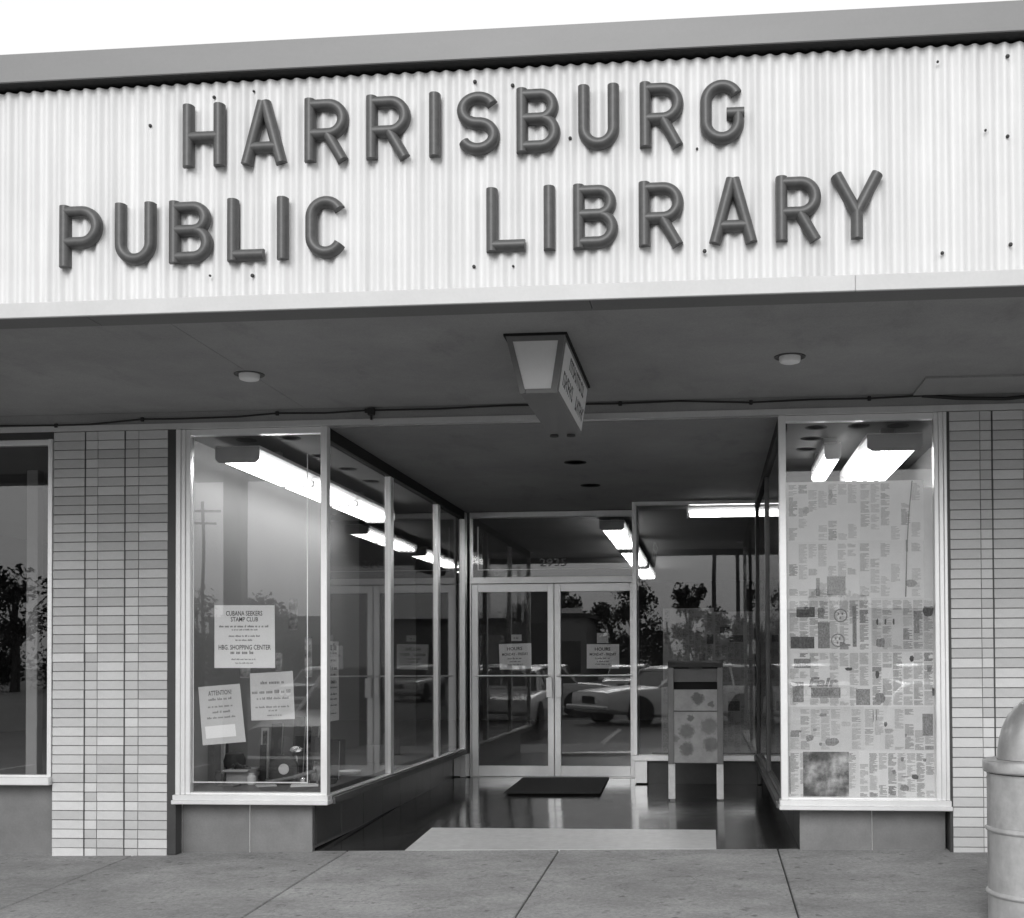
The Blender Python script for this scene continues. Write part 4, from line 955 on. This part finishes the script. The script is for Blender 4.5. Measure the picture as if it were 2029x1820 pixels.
MB().lathe([(.232, .8035), (.23, .84), (.222, .90), (.205, .965), (.178, 1.025), (.14, 1.075), (.09, 1.112), (.04, 1.128), (0, 1.131)], (TX, TY, 0), 56).build('dome', 'galvanised', TC, smooth=True)
fl = MB(); 
for i in range(9):
    pass
MB().hexa([(TX-.13, TY-.243, .84), (TX+.13, TY-.243, .84), (TX+.13, TY-.20, .84), (TX-.13, TY-.20, .84), (TX-.10, TY-.203, 1.02), (TX+.10, TY-.203, 1.02), (TX+.10, TY-.13, 1.02), (TX-.10, TY-.13, 1.02)]).build('flap', 'galvanised', TC)

# ------------------------------------------------------------------ the car park behind the photographer (mirrored in the glass)
def wheel_meshes():
    t = MB().lathe([(.20, -.09), (.31, -.095), (.335, -.07), (.335, .07), (.31, .095), (.20, .09)], (0, 0, 0), 24, 'y').mesh('tyre', 'black_rubber', None, True)
    r_ = MB().lathe([(0, -.10), (.07, -.105), (.10, -.085), (.17, -.09), (.205, -.075), (.205, .075), (.17, .09), (.10, .085), (.07, .105), (0, .10)], (0, 0, 0), 24, 'y').mesh('rim', 'chrome', None, True)
    return t, r_
TYRE, RIM = wheel_meshes()
def loft(secs):
    mb = MB(); n_ = len(secs[0]); vs = [p for s_ in secs for p in s_]; fs = []
    for i in range(len(secs)-1):
        for j in range(n_): fs.append((i*n_+j, i*n_+(j+1) % n_, (i+1)*n_+(j+1) % n_, (i+1)*n_+j))
    fs += [tuple(range(n_)), tuple((len(secs)-1)*n_+j for j in reversed(range(n_)))]
    return mb.add(vs, fs)
def car(loc, rz, paint, roofpaint, label, wagon=False):
    c = empty('parked_car', loc, label, 'car', 'cars in the parking lot', (0, 0, R(rz)))
    st = [(2.45, .80, .42, .72), (2.40, .88, .34, .80), (1.9, .93, .26, .87), (1.0, .95, .22, .92), (.75, .95, .22, .94), (-.6, .95, .22, .95), (-1.4, .95, .22, .95), (-2.1, .92, .28, .90 if not wagon else .95), (-2.4, .86, .36, .84 if not wagon else .93), (-2.45, .8, .45, .76 if not wagon else .88)]
    secs = []
    for x, hw, zb0, zt0 in st:
        zm = (zb0+zt0)/2
        half = [(0, zb0), (hw*.85, zb0), (hw*.98, zb0+.08), (hw, zm), (hw*.985, zt0-.06), (hw*.94, zt0-.012), (hw*.8, zt0+.012), (0, zt0+.03)]
        secs.append([(x, y, z) for y, z in half]+[(x, -y, z) for y, z in reversed(half[1:-1])])
    body = loft(secs).build('body', paint, c, local=True, smooth=True)
    xr = -2.25 if wagon else -1.45
    gh = [(.85, .80, .93, .93), (.25, .70, .93, 1.36), (-.2, .70, .94, 1.40), (xr+.45, .70, .94, 1.39), (xr+.05 if wagon else xr, .72, .93, 1.30 if wagon else 1.0)]
    secs = []
    for x, hw, z0_, z1_ in gh: secs.append([(x, -.82, z0_), (x, .82, z0_), (x, hw, max(z1_-.05, z0_+.001)), (x, hw*.9, z1_+.0), (x, -hw*.9, z1_), (x, -hw, max(z1_-.05, z0_+.001))])
    loft(secs).build('glazing', 'car_glass', c, local=True)
    rf = [(.33, .70, 1.345), (.1, .72, 1.405), (-.3, .73, 1.43), (xr+.5, .72, 1.42), (xr+.42 if not wagon else xr+.02, .70, 1.36)]
    loft([[(x, -hw, z-.045), (x, hw, z-.045), (x, hw*.92, z+.005), (x, 0, z+.02), (x, -hw*.92, z+.005)] for x, hw, z in rf]).build('roof', roofpaint, c, local=True, smooth=True)
    for s_ in (-1, 1):
        for (xa, za, xb, zb1) in ((.88, .93, .30, 1.36), (-.32, .94, -.34, 1.40), (xr-.0, .94, xr+.40 if not wagon else xr+.08, 1.36))+(((-1.3, .94, -1.28, 1.40),) if wagon else ()):
            MB().hexa([(xa-.03, s_*.83, za), (xa+.03, s_*.83, za), (xa+.03, s_*.79, za), (xa-.03, s_*.79, za), (xb-.03, s_*.725, zb1), (xb+.03, s_*.725, zb1), (xb+.03, s_*.68, zb1), (xb-.03, s_*.68, zb1)]).build('pillar', roofpaint, c, local=True)
        for xw in (1.5, -1.45):
            t_ = link('wheel', TYRE, c, (xw, s_*.83, .335)); link('rim', RIM, t_)
            MB().lathe([(.40, s_*.945-.0), (.40, s_*.958)], (xw, 0, .36), 24, 'y').build('wheel_arch', 'black_rubber', c, local=True)
        for dy in (.62, .40):
            MB().lathe([(.085, 2.40), (.09, 2.455), (.07, 2.47), (0, 2.475)], (0, s_*dy, .63), 16, 'x').build('headlight', 'lens_white', c, local=True, smooth=True)
        MB().box(-2.47, -2.43, min(s_*.55, s_*.78), max(s_*.55, s_*.78), .6, .72).build('tail_light', 'book_cloth_mid', c, local=True)
        MB().box(-1.2, -1.05, min(s_*.962, s_*.945), max(s_*.962, s_*.945), .78, .80).box(.05, .2, min(s_*.962, s_*.945), max(s_*.962, s_*.945), .78, .80).build('door_handle', 'chrome', c, local=True)
    MB().cbox(2.44, 2.56, -.92, .92, .38, .50, .03).build('bumper', 'chrome', c, local=True); MB().cbox(-2.57, -2.44, -.92, .92, .40, .52, .03).build('bumper', 'chrome', c, local=True)
    gr = MB().box(2.42, 2.46, -.28, .28, .54, .72)
    for i in range(5): gr.box(2.455, 2.47, -.28, .28, .555+i*.034, .567+i*.034)
    gr.build('grille', 'ink', c, local=True)
    return c
GZ = -.20
car((-4.25, -6.9, GZ), 90, 'car_light', 'car_white', 'pale sedan with white roof parked nose-in at the kerb beyond the canopy column')
car((-.95, -12.2, GZ), 143, 'car_white', 'car_white', 'white station wagon parked askew behind the photographer', True)
car((-5.2, -15.5, GZ), 170, 'car_light', 'car_light', 'pale sedan standing across the middle of the parking lot')
for i, (x, pt, nm) in enumerate(((-12.6, 'car_dark', 'dark sedan'), (-9.6, 'car_white', 'white sedan'), (-6.5, 'car_grey', 'mid grey sedan'), (-3.2, 'car_light', 'pale grey sedan'), (3.4, 'car_dark', 'black sedan'), (6.6, 'car_white', 'bright white sedan'))):
    car((x, -30+.3*(i % 2), GZ), 90, pt, 'car_white' if i % 3 == 0 else pt, nm+' in the far row of the parking lot, %s' % ('beside the brick store' if x < 0 else 'before the pale store'))
def pole(x, y, h, label, arms=True):
    p = empty('utility_pole', (x, y, GZ-.2), label, 'pole')
    MB().tube([(x, y, GZ-.2), (x, y, h*.5), (x, y, h)], [.13, .11, .09], 10).build('shaft', 'pole_wood', p, smooth=True)
    if arms: MB().box(x-1.1, x+1.1, y-.05, y+.05, h-.6, h-.48).box(x-.8, x+.8, y-.05, y+.05, h-1.3, h-1.18).build('crossarm', 'pole_wood', p)
for i, (x, y, h, lab) in enumerate(((-11.9, -46, 9.5, 'wooden utility pole with two crossarms before the brick store'), (-9.6, -42, 9.0, 'wooden utility pole with two crossarms beside the far row of cars'), (.3, -46, 11.5, 'wooden utility pole at the parking lot edge before the pale store'), (1.6, -48, 11, 'wooden utility pole next to the pale store'), (-30, -60, 11, 'lone wooden utility pole beyond the brick store'))): pole(x, y, h, lab)
def store(x0, x1, y, h, mat, label, nwin):
    s_ = empty('store_building', ((x0+x1)/2, y-5, GZ), label, 'building')
    MB().box(x0, x1, y-10, y, GZ-.1, h).build('wall', mat, s_); MB().box(x0-.3, x1+.3, y-10.3, y+.3, h, h+.35).build('roof', 'roof_dark', s_)
    for i in range(nwin):
        a = x0+(x1-x0)*(i+.15)/nwin; b = x0+(x1-x0)*(i+.85)/nwin
        wn_ = MB().box(a, b, y+.01, y+.06, GZ+.7, h*.62).build('window', 'car_glass', s_); MB().box(a-.06, b+.06, y+.005, y+.1, GZ+.6, GZ+.69).build('sill', 'plaster_light', wn_)
store(-34, -20, -70, 4.2, 'wall_far', 'low dark brick store across the parking lot', 5)
store(-15.6, -13.2, -82, 7.6, 'wall_far', 'narrow tall dark two-storey store between the trees', 1)
store(-12.9, -9.9, -78, 5.0, 'wall_mid', 'small grey store with a pale roof sign across the parking lot', 1)
store(4, 20, -76, 4.6, 'plaster_light', 'low pale store across the parking lot', 4)
MB().box(-12.2, -10.2, -77.8, -77.6, 5.351, 5.75).build('roof_sign', 'paper_white', bpy.data.objects['store_building.002'])
def tree(x, y, h, sp, label, seed, nl=2600):
    rn = random.Random(seed); t = empty('tree', (x, y, GZ-.3), label, 'tree', 'trees across the parking lot')
    tb = MB().tube([(x, y, GZ-.3), (x+rn.uniform(-.2, .2), y, h*.3), (x+rn.uniform(-.4, .4), y, h*.75)], [.3, .2, .06], 8)
    cl = []
    for i in range(15):
        a = rn.uniform(0, 6.28); rr = rn.uniform(.2, 1)*sp; z_ = h*rn.uniform(.06, .92); q = (x+rr*math.cos(a)*(1.25-z_/h*.7), y+rr*math.sin(a), z_); cl.append((q, rn.uniform(.22, .42)*sp))
        tb.tube([(x, y, h*rn.uniform(.2, .5)), ((x+q[0])/2, (y+q[1])/2, z_*.8), q], [.1, .06, .02], 5)
    tb.build('trunk', 'bark', t, smooth=True); cr = MB()
    for i in range(nl):
        (cx_, cy_, cz_), rad = rn.choice(cl); d = Vector((rn.gauss(0, 1), rn.gauss(0, 1), rn.gauss(0, .8))).normalized()*rad*rn.uniform(.3, 1.1)
        p = Vector((cx_, cy_, cz_))+d; a = Vector((rn.gauss(0, 1), rn.gauss(0, 1), rn.gauss(0, 1))).normalized(); b = a.orthogonal().normalized(); s1 = rn.uniform(.10, .24)
        cr.add([p-a*s1, p+b*s1*.6, p+a*s1, p-b*s1*.6], [(0, 1, 2, 3)])
    me = bpy.data.meshes.new('crown'); L = wloc(t); me.from_pydata([(v[0]-L.x, v[1]-L.y, v[2]-L.z) for v in cr.v], [], cr.f); me.materials.append(MATS['leaf']); link('crown', me, t)
TREES = [(-17.6, -84, 5.6, 3.2, 'low bushy tree between the brick store and the tall dark store'), (-19.5, -90, 6.0, 3.2, 'low broad tree behind the brick store'), (-21.5, -86, 5.4, 3.4, 'rounded tree over the end of the brick store'), (-11.4, -90, 7.4, 3.4, 'full tree rising behind the small grey store'), (-8.4, -88, 6.6, 3.2, 'bushy tree beside the small grey store'), (-6.2, -84, 8.2, 3.0, 'tall leafy tree between the small grey store and the poles'), (-3.6, -86, 6.4, 3.2, 'low leafy tree behind the poles'), (-1.6, -80, 7.8, 2.2, 'slim tree standing behind the poles'), (.8, -88, 5.8, 3.0, 'low tree beside the pale store'), (4.5, -92, 6.4, 3.6, 'spreading tree behind the pale store'), (10, -92, 7.0, 3.6, 'taller spreading tree behind the pale store'), (-26.5, -74, 5.6, 3.2, 'tree at the far end of the brick store'), (-29.5, -58, 5.2, 3.0, 'short tree beside the lone utility pole'), (-24.5, -56, 5.0, 2.4, 'small tree in front of the brick store'), (-35, -60, 5.6, 3.4, 'broad low tree past the lone utility pole'), (-40.5, -58, 7.8, 3.2, 'tallest tree at the far side of the lot'), (-45, -60, 6.0, 4, 'wide tree at the very end of the lot')]
for i, (x, y, h, sp, lab) in enumerate(TREES):
    tree(x, y, h, sp, lab, 50+i)

# ------------------------------------------------------------------ the photographer (mirrored above the mailbox)
def person(x, y, z0):
    P = empty('person', (x, y, z0), 'standing person in dark coat holding a small camera to the face', 'person')
    J = {'pel': (0, 0, .92), 'sp': (0, .0, 1.15), 'ch': (0, .0, 1.36), 'nk': (0, .02, 1.47), 'hd': (0, .04, 1.56), 'tp': (0, .03, 1.68),
         'ls': (-.19, 0, 1.38), 'le': (-.28, .14, 1.18), 'lw': (-.09, .24, 1.46), 'rs': (.19, 0, 1.38), 're': (.28, .14, 1.18), 'rw': (.09, .24, 1.46),
         'lh': (-.10, 0, .88), 'lk': (-.12, .02, .48), 'la': (-.13, -.02, .08), 'lt': (-.14, .14, .035), 'rh': (.10, 0, .88), 'rk': (.12, .02, .48), 'ra': (.13, -.02, .08), 'rtt': (.14, .14, .035)}
    rad = dict(pel=(.16, .11), sp=(.155, .11), ch=(.17, .115), nk=(.055, .055), hd=(.08, .095), tp=(.065, .08), ls=(.075, .075), le=(.05, .05), lw=(.033, .033), rs=(.075, .075), re=(.05, .05), rw=(.033, .033), lh=(.10, .10), lk=(.065, .065), la=(.045, .045), lt=(.04, .03), rh=(.10, .10), rk=(.065, .065), ra=(.045, .045), rtt=(.04, .03))
    E_ = [('pel', 'sp'), ('sp', 'ch'), ('ch', 'nk'), ('nk', 'hd'), ('hd', 'tp'), ('ch', 'ls'), ('ls', 'le'), ('le', 'lw'), ('ch', 'rs'), ('rs', 're'), ('re', 'rw'), ('pel', 'lh'), ('lh', 'lk'), ('lk', 'la'), ('la', 'lt'), ('pel', 'rh'), ('rh', 'rk'), ('rk', 'ra'), ('ra', 'rtt')]
    ks = list(J); me = bpy.data.meshes.new('body'); me.from_pydata([J[k_] for k_ in ks], [(ks.index(a), ks.index(b)) for a, b in E_], [])
    o = link('body', me, P)
    sk = o.modifiers.new('skin', 'SKIN'); 
    if not me.skin_vertices: 
        bm = bmesh.new(); bm.from_mesh(me); bm.verts.layers.skin.verify(); bm.to_mesh(me); bm.free()
    for i, k_ in enumerate(ks):
        me.skin_vertices[0].data[i].radius = rad[k_]; me.skin_vertices[0].data[i].use_root = (k_ == 'pel')
    ss = o.modifiers.new('sub', 'SUBSURF'); ss.levels = 2; ss.render_levels = 2
    me.materials.append(MATS['coat_cloth'])
    MB().lathe([(.0, 1.50), (.06, 1.51), (.085, 1.56), (.088, 1.62), (.07, 1.68), (0, 1.705)], (0, .035, 0), 18).build('head', 'skin', P, local=True, smooth=True)
    MB().lathe([(.0, 1.715), (.075, 1.69), (.096, 1.63), (.094, 1.585), (.088, 1.58), (.085, 1.63)], (0, .022, 0), 18).build('hair', 'hair_dark', P, local=True, smooth=True)
    MB().lathe([(0, .0), (.012, .004), (.014, .02), (0, .035)], (0, .13, 1.535), 8).build('nose', 'skin', P, local=True, smooth=True)
    for s_ in (-1, 1):
        MB().lathe([(0, -.012), (.02, -.006), (.02, .006), (0, .012)], (s_*.09, .03, 1.58), 10, 'x').build('ear', 'skin', P, local=True, smooth=True)
        hnd = MB().lathe([(0, 0), (.03, .01), (.035, .05), (.03, .08), (0, .09)], (s_*.085, .235, 1.44), 10)
        for q in range(4): hnd.tube([(s_*.075, .25+.0, 1.47+.016*q), (s_*.055, .275, 1.475+.016*q), (s_*.03, .272, 1.475+.016*q)], [.009, .0085, .007], 6)
        hnd.tube([(s_*.08, .23, 1.455), (s_*.05, .215, 1.465), (s_*.03, .215, 1.48)], [.011, .01, .008], 6)
        hnd.build('hand', 'skin', P, local=True, smooth=True)
    return P
person(-.17, -8.62, GZ)
ch_ = MB().cbox(-.245, -.095, -8.405, -8.365, 1.235, 1.315, .004); ch_.lathe([(.028, 0), (.03, .03), (.026, .035)], (-.17, -8.365, 1.275), 18, 'y')
at_base('camera_body', ch_, 'black_plastic', 'small black camera held up by the standing person', 'camera')
